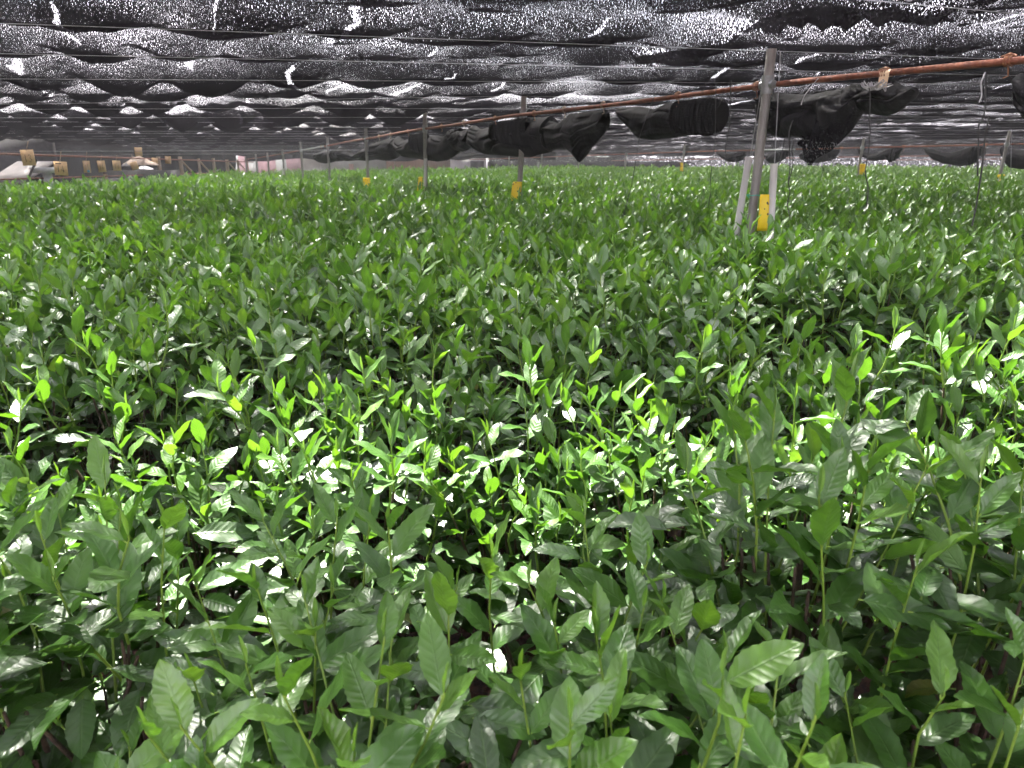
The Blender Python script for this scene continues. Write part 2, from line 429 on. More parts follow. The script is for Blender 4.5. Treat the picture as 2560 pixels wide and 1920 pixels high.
H0 = 1.12
near_v = [make_bush(100 + i, 1.05, .24, 12, .42, 9, 170, 16, 6, serr=.045, leaf=.118, fill_lo=.30, tipdark=.16) for i in range(6)]
dip_v = [make_bush(150 + i, .86, .25, 24, .17, 7, 210, 12, 4, serr=.04, leaf=.092, fill_lo=.4, tipdark=.12) for i in range(4)]
mid_v = [make_bush(200 + i, H0, .28, 32, .24, 8, 240, 8, 4, serr=.04, leaf=.102, fill_lo=.32, tipdark=.05) for i in range(9)]
far_v = [make_bush(300 + i, H0, .30, 20, .22, 7, 60, 4, 2, leaf=.108, stems=False, fill_lo=.6) for i in range(6)]

def canopy(X, F):
    return 1.13 + .05 * ss(3, 9, F) + .17 * ss(9, 26, F) * ss(-9, 1, X) + .07 * (vnoise(X * .9 + 31, F * .9 + 7) - .5) + .17 * (vnoise(X * .45 + 3, F * .45) - .5) + .09 * np.exp(-((X + .5) / .9) ** 2 - ((F - 2.9) / .6) ** 2)

spots = []                                       # (x, y, zone)
rows = [.72, 1.08, 1.55, 1.93] + [2.34 + .4 * k for k in range(90)]
for ri, f0 in enumerate(rows):
    half = .78 * f0 + 1.3
    xs_ = np.arange(-half, half, .40) + rng.uniform(-.2, .2)
    for x in xs_:
        X, Fy = x + rng.normal(0, .05), f0 + rng.normal(0, .045)
        if X < -9.3 - .1375 * (Fy - 18) * (Fy > 18) + .5: continue
        if Fy > 37: continue
        if abs(X - 1.29) < .08 and abs(Fy - 3.87) < .1: continue      # the foot of the near post
        spots.append((X, Fy, 'near' if ri < 2 else 'dip' if ri < 4 or (ri == 4 and X > .3) else 'mid'))
inview = [s for s in spots if abs(s[0]) < .735 * s[1] + .22]
inview.sort(key=lambda s: s[1])
single = inview[:296]; keep = set(id(s) for s in single)
rest = [s for s in spots if id(s) not in keep]

ORD = 'first second third fourth fifth sixth seventh eighth ninth tenth eleventh twelfth thirteenth fourteenth fifteenth sixteenth seventeenth eighteenth nineteenth twentieth'.split()
zone_rows = {}
for s in single: zone_rows.setdefault((s[2], min(range(len(rows)), key=lambda r: abs(rows[r] - s[1]))), []).append(s)
lab = {}
for (zone, r), L_ in zone_rows.items():
    L_.sort(key=lambda s: s[0] / s[1])
    for k, s in enumerate(L_):
        o_ = ORD[min(k, 19)] + ' from the left'
        if r == 0: lab[id(s)] = 'large leafed dark tea bush in the row nearest the camera, ' + o_
        elif r == 1: lab[id(s)] = 'tall tea bush with pale upright tips in the second row, ' + o_
        elif r == 2: lab[id(s)] = 'low tea bush on the near side of the sunlit dip, ' + o_
        elif r == 3: lab[id(s)] = 'low tea bush on the far side of the sunlit dip, ' + o_
        elif r == 4 and zone == 'dip': lab[id(s)] = 'low tea bush at the back of the dip, ' + o_
        else: lab[id(s)] = 'glossy tea bush in the dense shaded canopy beyond the sunlit dip'
GROUP = {'near': 'tall tea bushes close to the camera', 'dip': 'low tea bushes in the sunlit dip', 'mid': 'tea bushes of the dense middle canopy'}
used_first = {}
for s in single:
    X, Fy, zone = s
    vs_ = {'near': near_v, 'dip': dip_v, 'mid': mid_v}[zone]
    parts = vs_[rng.integers(len(vs_))]
    r = empty('tea_bush', (X, Fy, 0), lab[id(s)], 'tea bush', GROUP[zone])
    r.rotation_euler.z = rng.random() * 6.28
    if zone == 'near':
        hz = (rng.uniform(.92, 1.03) if X > .3 or rng.random() < .22 else rng.uniform(.80, .90)) * (1.0 if Fy > .9 else .88)
    elif zone == 'dip': hz = rng.uniform(.93, 1.06) * (1.0 if Fy < 1.75 else 1.1)
    else: hz = float(canopy(X, Fy)) / H0 * rng.uniform(.97, 1.03)
    r.scale = (1, 1, hz)
    for nm, me in parts:
        c = bpy.data.objects.new(nm, me); c.parent = r; col.objects.link(c)

# the far field: one mass of foliage
lib = []
def hidden(parts_list):
    out = []
    for parts in parts_list:
        o = bpy.data.objects.new('tea_foliage_source', parts[0][1]); out.append(o)
    return out
far_o, mid_o = hidden(far_v), hidden(mid_v[:3])
pv = np.array([[s[0], s[1], 0] for s in rest]); n_ = len(pv)
pm = bpy.data.meshes.new('tea_field'); pm.vertices.add(n_); pm.vertices.foreach_set('co', pv.astype(np.float32).ravel())
hz = np.array([float(canopy(s[0], s[1])) / H0 if s[2] == 'mid' else .8 for s in rest]) * rng.uniform(.95, 1.05, n_)
idx = np.where(pv[:, 1] < 9, 6 + rng.integers(0, 3, n_), rng.integers(0, 6, n_)).astype(np.int32)
for nme, typ, arr in (('hz', 'FLOAT', hz.astype(np.float32)), ('pick', 'INT', idx), ('turn', 'FLOAT', (rng.random(n_) * 6.28).astype(np.float32))):
    a = pm.attributes.new(nme, typ, 'POINT'); a.data.foreach_set('value', arr)
fo = bpy.data.objects.new('tea_field', pm); col.objects.link(fo)
tag(fo, 'far sweep of tea bushes merging into one green canopy', 'tea field', kind='stuff')
ng = bpy.data.node_groups.new('tea_field_nodes', 'GeometryNodeTree')
ng.interface.new_socket('Geometry', in_out='INPUT', socket_type='NodeSocketGeometry'); ng.interface.new_socket('Geometry', in_out='OUTPUT', socket_type='NodeSocketGeometry')
gi, go = ng.nodes.new('NodeGroupInput'), ng.nodes.new('NodeGroupOutput')
jn = ng.nodes.new('GeometryNodeGeometryToInstance')
iop = ng.nodes.new('GeometryNodeInstanceOnPoints'); iop.inputs['Pick Instance'].default_value = True
for o in reversed(far_o + mid_o):               # join order is last link first
    oi = ng.nodes.new('GeometryNodeObjectInfo'); oi.inputs['Object'].default_value = o; oi.inputs['As Instance'].default_value = True
    ng.links.new(oi.outputs['Geometry'], jn.inputs[0])
def nattr(n, t):
    a = ng.nodes.new('GeometryNodeInputNamedAttribute'); a.data_type = t; a.inputs[0].default_value = n; return a.outputs[0]
cr, csx = ng.nodes.new('ShaderNodeCombineXYZ'), ng.nodes.new('ShaderNodeCombineXYZ')
ng.links.new(nattr('turn', 'FLOAT'), cr.inputs[2]); ng.links.new(nattr('hz', 'FLOAT'), csx.inputs[2]); csx.inputs[0].default_value = 1; csx.inputs[1].default_value = 1
ng.links.new(gi.outputs[0], iop.inputs['Points']); ng.links.new(jn.outputs[0], iop.inputs['Instance'])
ng.links.new(nattr('pick', 'INT'), iop.inputs['Instance Index']); ng.links.new(cr.outputs[0], iop.inputs['Rotation']); ng.links.new(csx.outputs[0], iop.inputs['Scale'])
ng.links.new(iop.outputs[0], go.inputs[0])
md = fo.modifiers.new('field', 'NODES'); md.node_group = ng

# ------------------------------------------------------------------ roof net
WIRES = [.1, 1.25, 2.33, 3.57, 4.43, 5.25, 6.42] + [7.5 + 1.1 * k for k in range(40)]
WI = np.arange(len(WIRES), dtype=float)
def wire_w(X, F):
    return F - .2 * np.clip((6.0 - F) / 2.2, 0, 1) * np.clip(X, -4, 4)
foldpts = [at(*p, 1) for p in ((1600, 170), (1740, 153), (1845, 112), (2000, 88), (2171, 50), (2315, 70), (2560, 8), (2750, -60))]
foldpl = []
for p in foldpts:                               # where those rays meet the height of the roof
    k = (2.08 - EYE) / (p.z - EYE); foldpl.append((p.x * k, k))
foldpl = np.array(foldpl)

def net_fields(X, F):
    wv = wire_w(X, F); phi = np.interp(wv, WIRES, WI)
    cd_ = 1 / math.hypot(1, SLOPE)
    a = (X + SLOPE * F) * cd_; b = (F - SLOPE * X) * cd_
    kk = np.floor(phi)
    left = ss(1.0, -2.5, X) * ss(4.2, 6.5, F) * (1 - .5 * ss(14, 22, F))
    amp = .026 + .036 * vnoise(X * .8 + 11, kk * 3.7) + .05 * left * (.5 + vnoise(X * 1.1 + 5, kk * 9.1))
    bell = np.abs(np.sin(np.pi * phi)) ** 1.15
    sc_ = np.abs(np.sin(np.pi * (a / .58 + 1.1 * vnoise(kk * 5.3, b * .6) + .8 * vnoise(X * .6 + 3, kk * 1.7))))
    amp = amp * (.25 + 1.5 * vnoise(X * .75 + 61, F * .55 + 8))
    sag = amp * bell * (.35 + .75 * sc_) + (.02 + .05 * left) * sc_ * (.4 + .6 * bell)
    rid = lambda n: np.abs(2 * n - 1)
    wr = .045 * (rid(vnoise(X * 1.9 + .9 * F, F * 2.2 - .8 * X + 9)) - .5) * (1 - .5 * ss(8, 20, F)) + .022 * (rid(vnoise(X * 5 + F * 3, F * 5 - X * 2)) - .5)
    z = 2.20 - sag + wr + .05 * ss(3.4, 2.2, F)
    # a long drooping fold on the right
    P = np.stack([X, F], -1); dm = np.full(X.shape, 9.)
    for q0, q1 in zip(foldpl[:-1], foldpl[1:]):
        e = q1 - q0; t = np.clip(((P - q0) @ e) / (e @ e), 0, 1)
        dm = np.minimum(dm, np.linalg.norm(P - q0 - t[..., None] * e, axis=-1))
    fold_ = np.exp(-(dm / .035) ** 2)
    z = z - .07 * fold_
    # knit stretch, opened further far off to add light there: noise above is a hole
    taut = np.exp(-((phi - np.round(phi)) / .16) ** 2)
    low = vnoise(X * .7 + 40, F * .9 + 3); low2 = vnoise(X * 1.9 + 4, F * 2.6 + 13)
    t = .524 - .022 * taut - .07 * (low - .45) - .05 * (low2 - .5) - .022 * ss(5, 11, F) - .012 * left + .03 * fold_ + .04 * ss(.25, .9, sc_ * bell) 
    return z, a, b, t

def net_patch(xs_, ys_):
    X, F = np.meshgrid(xs_, ys_, indexing='ij'); z, a, b, t = net_fields(X, F)
    return X, F, z, a, b, t
nV, nF, nUV, nT, cnt = [], [], [], [], 0
def warp(lo, hi, d0, g_):
    v = [lo]
    while v[-1] < hi: v.append(v[-1] + max(d0, g_ * abs(v[-1])))
    return np.array(v)
xg = np.concatenate([-warp(0, 16, .055, .012)[:0:-1], warp(0, 38, .055, .012)])
gapF = 2.46
for ys_ in (warp(gapF, 46, .055, .011), np.arange(-1.6, gapF, .11)):
    X, F, z, a, b, t = net_patch(xg, ys_)
    # ragged edges either side of the gap
    gw = 1.25 * np.interp(xg, [-3.03, -1.93, -1.53, -1.23, -.98, -.63, -.23, .27, .47, .72, 1.17, 1.57, 2.07, 4], [.03, .06, .2, .1, .24, .12, .17, .13, .1, .22, .2, .1, .05, .03]) + .05 * (vnoise(xg * 6, 3 + 0 * xg) - .5)
    if ys_[0] > 1: F = F + (gw[:, None] + .10 * xg[:, None] * np.exp(-(xg[:, None] / 4) ** 2)) * np.exp(-(F - gapF) / .3)
    else: F = F + (-gw[:, None] + .10 * xg[:, None] * np.exp(-(xg[:, None] / 4) ** 2)) * np.exp((F - gapF) / .3)
    n0, m0 = X.shape
    for dz in (0, .002, .004, .006):
        V = np.stack([X, F, z + dz], -1).reshape(-1, 3)
        i, j = np.meshgrid(np.arange(n0 - 1), np.arange(m0 - 1), indexing='ij'); q = i * m0 + j
        nV.append(V); nF.append(np.stack([q, q + 1, q + m0 + 1, q + m0], -1).reshape(-1, 4) + cnt); cnt += len(V)
        nUV.append(np.stack([a, b], -1).reshape(-1, 2)); nT.append(t.ravel())
net = obj('shade_net', mesh_from('shade_net', np.vstack(nV), np.vstack(nF), uv=np.vstack(nUV), attrs={'weave': np.concatenate(nT)}), M['net'])
tag(net, 'sagging black mesh shade net stretched overhead across the whole field', 'shade net')

# ------------------------------------------------------------------ wires
def wire_thing(pts, label, r=.0014, name='support_wire', cat='wire', group='wires under the shade net', m='wire'):
    mb = MB(); mb.tube(pts, r, 6, False)
    return tag(mb.build(name, M[m]), label, cat, group)
ZW = 2.055
def ext(p, q, a, b): return [p + (q - p) * t for t in np.linspace(a, b, 9)]
def on_z(px, py, z=ZW):
    r, h = ray(px, py); F = (z - EYE) / h; return Vector((r * F, F, z))
wl = [ext(on_z(2171, 0), on_z(2560, 36), -2.2, 3),
      ext(on_z(0, 58), on_z(2560, 150), -.3, 1.4),
      ext(on_z(0, 134), on_z(1907, 175), -.3, 1.9),
      ext(on_z(0, 197), on_z(1907, 207), -.3, 1.9)]
p0, p1, p2 = at(0, 261, 6.0), at(1308, 240, 6.68), at(2560, 262, 6.9)
wl.append([p0 - (p1 - p0) * .3, p0, p1, p2, p2 + (p2 - p1) * .4])
for k in range(20):
    F = 7.55 + 1.12 * k + rng.uniform(-.1, .1); s_ = rng.uniform(-.012, .02)
    wl.append([Vector((x, F + s_ * x, ZW - .04 * (1 - ((x + 4) % 8 / 4 - 1) ** 2) * 0 + rng.uniform(-.012, .012))) for x in np.linspace(-10, 22, 9)])
for k, pts in enumerate(wl):
    o_ = (ORD + ['twenty first', 'twenty second', 'twenty third', 'twenty fourth', 'twenty fifth', 'twenty sixth'])[k]
    wire_thing(pts, 'thin taut steel wire under the net, %s from the camera' % o_)

# ------------------------------------------------------------------ rails, posts
POSTF1 = [3.9, 6.68, 8.98, 11.64, 14.4, 17.3, 19.9, 22.96, 26.0, 29.4]
RZ1 = [(1.2, 1.84), (2.764, 1.868), (3.9, 1.897), (6.68, 1.932), (8.98, 1.937), (11.64, 1.92), (14.4, 1.897), (17.3, 1.872), (19.9, 1.848), (22.96, 1.82), (29.4, 1.795), (31, 1.79)]
def rail1(F): return Vector((C1 - SLOPE * F, F, float(np.interp(F, [a for a, b in RZ1], [b for a, b in RZ1]))))
RZ2 = [(7, 1.85), (13.35, 1.89), (21.6, 1.925), (27, 1.90), (32.7, 1.87), (38, 1.86)]
def rail2(F): return Vector((C2 - SLOPE * F, F, float(np.interp(F, [a for a, b in RZ2], [b for a, b in RZ2]))))

def Fpx(px, C=C1, py=330): return on_rail_plane(px, py, C).y

r1 = empty('rusty_rail', rail1(3.9), 'long rusty pipe rail nearest the camera, hung with gathered black nets', 'rail')
mb = MB(); Fs = [1.2] + list(np.linspace(2.2, 14.62, 26)); mb.tube([rail1(f) + Vector((0, 0, .004 * math.sin(f * 2.1))) for f in Fs], .0135, 14); mb.build('pipe', M['rust'], r1)
mb = MB(); mb.tube([rail1(14.63), rail1(17.25)], .0135, 12); mb.build('pipe', M['galvclean'], r1)['label'] = 'clean grey galvanised length of pipe'
mb = MB(); mb.tube([rail1(f) for f in np.linspace(17.26, 31, 8)], .0135, 12); mb.build('pipe', M['rust'], r1)
def knot(parent, p, axis, m, big=1.):
    k_ = MB(); t = axis.normalized(); up = Vector((0, 0, 1)); sdv = t.cross(up)
    for dd in (-.012, .004, .016):
        k_.tube([p + t * dd * big + (up * math.sin(a) + sdv * math.cos(a)) * .0165 for a in np.linspace(0, 2 * math.pi, 13)], .004 * big, 6, False)
    k_.tube([p + up * .016 - t * .03 * big, p + up * .024, p + up * .018 + t * .045 * big], [.005 * big, .007 * big, .004 * big], 6)
    k_.tube([p - up * .018, p - up * .05 + sdv * .01, p - up * .075 * big + t * .012], [.003, .003, .002], 5)
    return k_.build('tie', M[m], parent)
ax1 = Vector((-SLOPE, 1, 0))
for px, m in ((1506, 'rag'), (1690, 'rustlight'), (1882, 'rustlight'), (2192, 'rustlight'), (2490, 'rustlight'), (1410, 'rag'), (1238, 'rustlight'), (1335, 'rustlight'), (1160, 'rag'), (1104, 'rustlight'), (1020, 'rustlight'), (976, 'rag'), (947, 'rag'), (800, 'rustlight')):
    F = Fpx(px); knot(r1, rail1(F), ax1, m, .75)
mb = MB(); F = Fpx(2216, py=190); p = rail1(F); t = ax1.normalized(); sdv = Vector((1, SLOPE, 0)).normalized()
ring = [(math.cos(a), math.sin(a)) for a in np.linspace(R(-100), R(200), 14)]
G = np.array([[tuple(p + t * dd + sdv * (c * .0150) + Vector((0, 0, s_ * .0150))) for dd in (-.024, .024)] for c, s_ in ring] + [[tuple(p + t * dd - sdv * .0155 + Vector((0, 0, zz))) for dd in (-.024 - .1 * (zz + .02), .024 + .12 * (zz + .02))] for zz in (-.03, -.055)])
mb.grid(G); mb.build('tape', M['tape'], r1)

r2 = empty('rusty_rail', rail2(13.35), 'second rusty pipe rail, low across the right half behind the near post', 'rail')
mb = MB(); mb.tube([rail2(f) for f in np.linspace(7, 17.8, 14)], .0145, 10); mb.build('pipe', M['rust'], r2)
mb = MB(); mb.tube([rail2(17.82), rail2(18.8)], .0145, 10); mb.build('pipe', M['galvclean'], r2)['label'] = 'clean grey galvanised length of pipe'
mb = MB(); mb.tube([rail2(f) for f in np.linspace(18.82, 37, 8)], .0145, 10); mb.build('pipe', M['rust'], r2)
for f in (12.9, 13.7, 15.2, 16.6, 20.4, 23.0, 25.5): knot(r2, rail2(f), ax1, 'rustlight', 1.3)
def rail3(F, C=27.): return Vector((C - SLOPE * F, F, 1.885))
mb = MB(); mb.tube([rail3(f) for f in np.linspace(20, 46, 8)], .02, 8); tag(mb.build('rusty_rail', M['rust']), 'third rusty pipe rail, far off beneath the gathered nets on the right', 'rail')
mb = MB(); mb.tube([rail3(f, 41.) for f in np.linspace(34, 46, 5)], .02, 8); tag(mb.build('rusty_rail', M['rust']), 'fourth and farthest rusty pipe rail along the right', 'rail')

def post(base, top, rad, label, clampz=None, mat_='galv', clamp=True, dirn=ax1):
    b = Vector(base); r = empty('steel_post', b, label, 'post', 'steel posts carrying the shade net')
    top = Vector(top)
    m_ = MB(); m_.tube([b + (top - b) * t for t in np.linspace(0, 1, 6)], rad, 14); m_.build('pipe', M[mat_], r)
    m_ = MB(); m_.tube([top - Vector((0, 0, .004)), top + Vector((0, 0, .006))], rad * 1.06, 14); m_.build('cap', M['galv'], r)
    if clampz and clamp:
        k = (clampz - b.z) / (top.z - b.z); c = b + (top - b) * k
        m_ = MB(); m_.tube([c - Vector((0, 0, .042)), c + Vector((0, 0, .042))], rad * 1.28, 14); m_.tube([c - dirn.normalized() * .045, c + dirn.normalized() * .045], .0205, 10)
        m_.build('clamp', M['galvclean'], r)
    return r
# post 1 leans as in the photograph: top and a point low on it are both known
RP = .0235
ptop, plow = at(1929, 126, 3.87), at(1876, 575, 3.87)
dv = (ptop - plow); base = plow - dv * (plow.z / dv.z) - dv.normalized() * .02
post(base, ptop, RP, 'leaning grey steel post nearest the camera, with a steel collar at the rail', rail1(3.9).z)
names1 = ['second', 'third', 'fourth', 'fifth', 'sixth', 'seventh', 'eighth', 'ninth', 'tenth']
tops = [(1310, 242), (1062, 277), (914, 317), (818, 345), (751, 355), (706, 373), (668, 382), (639, 385), (613, 392)]
for k, F in enumerate(POSTF1[1:]):
    q = rail1(F) + Vector((-.03, -.03, 0)); tp = at(tops[k][0], tops[k][1], q.y)
    b = Vector((tp.x - (.10 if k == 0 else .05 if k == 1 else .02) * 1.0, q.y, -.02))
    post(b, tp, RP if k < 5 else .027, 'grey steel post under the near rusty rail, %s from the camera' % names1[k], q.z)
F2 = [13.35, 16.1, 21.6, 24.3, 27.1, 29.8, 32.7]
t2 = [(2525, 328), (2160, 345), (1712, 360), (1566, 383), (1449, 378), (1355, 382), (1273, 388)]
n2 = ['rightmost', 'second', 'third', 'fourth', 'fifth', 'sixth', 'seventh']
for k, F in enumerate(F2):
    q = rail2(F); tp = at(t2[k][0], t2[k][1], F - .04)
    post(Vector((tp.x - .07, F - .04, -.02)), tp, .027, ('rightmost far grey post, standing under the second rail' if k == 0 else 'slim far post under the second rail, %s from the right' % n2[k]), q.z)
for k, (px, F, ty) in enumerate(((1833, 26, 408), (1990, 30, 402), (2250, 34, 404), (2420, 31, 404))):
    tp = at(px, ty, F)
    post(Vector((tp.x, F, -.02)), tp, .022, 'short pale far post under the third rail, %s from the left' % ORD[k], None)

def guard(px0, py0, px1, py1, F, label, rad=.0180):
    a, b = at(px0, py0, F), at(px1, py1, F); d = a - b; b = b - d * ((b.z + .02) / d.z)
    mb = MB(); n = 18; ang = np.linspace(0, 2 * math.pi, n + 1)
    d = d.normalized(); e1 = d.cross(Vector((0, 1, 0))).normalized(); e2 = d.cross(e1)
    prof = [(b, rad), (a, rad), (a, rad * .84), (a - d * .3, rad * .84)]
    mb.grid(np.array([[tuple(p + (e1 * math.cos(t) + e2 * math.sin(t)) * r) for t in ang] for p, r in prof]))
    return tag(mb.build('guard_pipe', M['pvc']), label, 'pipe', 'pale plastic pipes sheathing the guy wires')
guard(1873, 392, 1848, 540, 4.0, 'pale plastic pipe leaning behind the left side of the near post')
guard(1935.5, 409, 1924, 610, 3.8, 'upright pale plastic pipe on the right side of the near post')
guard(1064.5, 396, 1062, 478, 8.85, 'pale plastic pipe beside the third post, right of a narrow yellow trap', .017)
guard(708, 420, 708, 440, 19.7, 'small pale plastic pipe at the foot of the seventh post', .03)
guard(1346, 404, 1345, 425, 29.5, 'tall pale pipe of a pair seen under the gathered nets', .05)
guard(1357, 414, 1356, 425, 29.5, 'short pale pipe of a pair seen under the gathered nets', .05)
def line_thing(pix, Fs, r, name, label, cat, group, m):
    pts = [at(px, py, f) for (px, py), f in zip(pix, Fs)]
    P = np.array([tuple(p) for p in pts]); k = np.linspace(0, len(P) - 1, len(P) * 6)
    # smooth it a little
    Q = np.stack([np.interp(k, np.arange(len(P)), P[:, i]) for i in range(3)], -1)
    for _ in range(4): Q[1:-1] = (Q[:-2] + Q[1:-1] * 2 + Q[2:]) / 4
    mb = MB(); mb.tube(Q, r, 6, False); return tag(mb.build(name, M[m]), label, cat, group)
line_thing([(1916, 160), (1907, 200), (1889, 310), (1874, 400)], [3.86, 3.9, 3.95, 4.0], .0022, 'guy_wire', 'thin guy wire dropping left of the near post into the leaning pipe', 'wire', 'guy wires at the near post', 'wire')
line_thing([(1951, 128), (1947, 210), (1942, 310), (1936, 420)], [3.84, 3.83, 3.82, 3.8], .0022, 'guy_wire', 'thin guy wire dropping right of the near post into the upright pipe', 'wire', 'guy wires at the near post', 'wire')
line_thing([(2529, 330), (2527, 440)], [13.3, 13.2], .004, 'guy_wire', 'thin guy wire beside the rightmost far post', 'wire', None, 'wire')

# yellow sticky traps
def trap(px0, py0, px1, py1, F, wpx, label, curl=.008, ring=False, off=0):
    a, b = at(px0, py0, F), at(px1, py1, F); wd = wpx / FPX * F
    n = 10; G = np.zeros((n + 1, 7, 3))
    for i in range(n + 1):
        t = i / n; p = a.lerp(b, t)
        for j in range(7):
            u = j / 6 - .5
            wdt = wd * (1 - (.12 * (1 - (t / .07)) ** 2 if t < .07 else 0))
            G[i, j] = (p.x + u * wdt, p.y - curl * (1 - 4 * u * u) - .006 * math.sin(t * 3.1), p.z - (.0))
    mb = MB(); mb.grid(G)
    o = mb.build('sticky_trap', M['trap']); s_ = o.modifiers.new('thick', 'SOLIDIFY'); s_.thickness = .0015
    tag(o, label, 'insect trap', 'yellow sticky traps on the posts')
    return o
trap(1913, 486, 1905, 577, 3.80, 25, 'long yellow sticky trap hanging on the near leaning post')
trap(1294, 454, 1287, 502, 6.55, 23, 'yellow sticky trap with rounded top on the second post')
trap(916, 444, 918, 476, 11.5, 17, 'squarish yellow sticky trap on the fourth post')
trap(1052, 442, 1048, 480, 8.8, 10, 'narrow curled yellow sticky trap on the third post')
trap(2157, 410, 2155, 436, 15.9, 14, 'yellow sticky trap with dark squiggle under the second rail')
trap(2504, 436, 2496, 460, 13.2, 19, 'yellow sticky trap at the far right below the second rail')
trap(1704, 407, 1704, 428, 21.4, 7, 'slim yellow sticky trap left of a far post in the middle')
trap(1447, 422, 1448, 432, 26.8, 9, 'tiny yellow sticky trap low on a far middle post')
mb = MB(); tw = plow + (ptop - plow) * .205
mb.tube([tw + Vector((math.cos(a) * .0275, math.sin(a) * .0275, .002 * math.sin(3 * a))) for a in np.linspace(0, 2 * math.pi, 15)], .0022, 5, False)
mb.tube([tw + Vector((-.027, -.01, 0)), tw + Vector((-.05, -.03, .004)), tw + Vector((-.04, -.04, -.012))], .0018, 5)
tag(mb.build('twine', M['teal']), 'turquoise twine tied round the near leaning post', 'twine')

# ------------------------------------------------------------------ gathered nets on the rails
def sheet(prof, railf, C, a0, a1, bulge, seed, sag=0., folds=7, foldamp=.012, pleats=None, topoff=.02, tops=None, side=1, nx=110, ny=46, closed=True, base=330):
    """cloth hung from the rail; prof = lower outline, tops = upper outline (picture points in the plane of the rail)"""
    pts = np.array([tuple(on_rail_plane(px, py, C)) for px, py in prof])
    o = np.argsort(pts[:, 1]); pts = pts[o]
    f0, f1 = pts[0, 1], pts[-1, 1]
    u = np.linspace(0, 1, nx); F = f0 + (f1 - f0) * u
    zb = np.interp(F, pts[:, 1], pts[:, 2])
    for _ in range(2): zb[1:-1] = (zb[:-2] + 2 * zb[1:-1] + zb[2:]) / 4
    zt = np.array([railf(f).z for f in F]) - topoff
    if tops is not None:
        tp = np.array([tuple(on_rail_plane(px, py, C)) for px, py in tops]); oo = np.argsort(tp[:, 1]); tp = tp[oo]
        zt = np.minimum(zt, np.interp(F, tp[:, 1], tp[:, 2]))
    zb = np.minimum(zb, zt - .012)
    v = np.linspace(0, 1, ny)
    h = (zt - zb)
    nrm = np.array([-1., -SLOPE, 0]) / math.hypot(1, SLOPE)      # towards the camera side of the rail
    sgn = [1, -1] if closed else [1]
    parts_ = []
    for s_ in sgn:
        vv = v[None, :]; uu = u[:, None]
        z = zt[:, None] - h[:, None] * vv
        b = bulge * np.sin(np.pi * np.clip(vv, 0, 1)) ** .7 * (h[:, None] / max(h.max(), 1e-3)) ** .6
        # hanging folds: they run from the upper ends down to the lowest part, like a hammock
        q = vv + .5 * (1 - 2 * np.abs(uu - .45)) * (1 - vv) * .6
        fl = 1.5 * foldamp * (2 * np.abs(2 * vnoise(.95 * folds * q + 1.8 * vnoise(uu * 4 + seed, vv * 2.5) + seed, uu * 3.2 + 7 * (s_ > 0)) - 1) - .8) * np.sin(np.pi * vv) ** .6 * np.clip(h[:, None] / .12, 0, 1)
        wr_ = .014 * (vnoise(uu * 9 + seed * 3.1, vv * 3 + seed) - .5) + .02 * (vnoise(uu * 3.3 + seed, vv * 1.5) - .5)
        off = -(bulge * .75 + .03) + s_ * b + fl * (s_ if s_ > 0 else .4) + wr_
        if pleats:
            L_ = float(f1 - f0)
            for pa, pb, per, amp in pleats:
                fa, fb = sorted((on_rail_plane(pa, base, C).y, on_rail_plane(pb, base, C).y))
                wgt = ss(fa, fa + .06, F) * (1 - ss(fb - .02, fb, F))
                ph = F / per * 2 * np.pi + .8 * vnoise(F * 9 + seed, 0 * F)
                off = off * (1 - .5 * wgt[:, None]) + wgt[:, None] * amp * (np.sin(ph)[:, None] + .4 * np.sin(ph * 2.3)[:, None]) * np.sqrt(np.clip(vv * 6, 0, 1))
                z = z - wgt[:, None] * .022 * vv * (np.sin(ph * .5) ** 2)[:, None]
        X = (C - SLOPE * F)[:, None] + nrm[0] * off; Y = F[:, None] + nrm[1] * off
        parts_.append(np.stack([X, Y, z], -1))
    Vs, Fs_, UVs, c = [], [], [], 0
    for G in parts_:
        n, m = G.shape[:2]; i, j = np.meshgrid(np.arange(n - 1), np.arange(m - 1), indexing='ij'); a = i * m + j
        Vs.append(G.reshape(-1, 3)); Fs_.append(np.stack([a, a + 1, a + m + 1, a + m], -1).reshape(-1, 4) + c); c += n * m
        UVs.append(np.stack([np.repeat((F - f0)[:, None] * 1.1, m, 1), zt[:, None] - G[..., 2]], -1).reshape(-1, 2))
    if closed:                                    # close the two ends
        n, m = parts_[0].shape[:2]; j = np.arange(m - 1)
        for e in (0, (n - 1) * m):
            Fs_.append(np.stack([e + j, e + j + 1, e + j + 1 + n * m, e + j + n * m], -1))
    return np.vstack(Vs), np.vstack(Fs_), np.vstack(UVs)

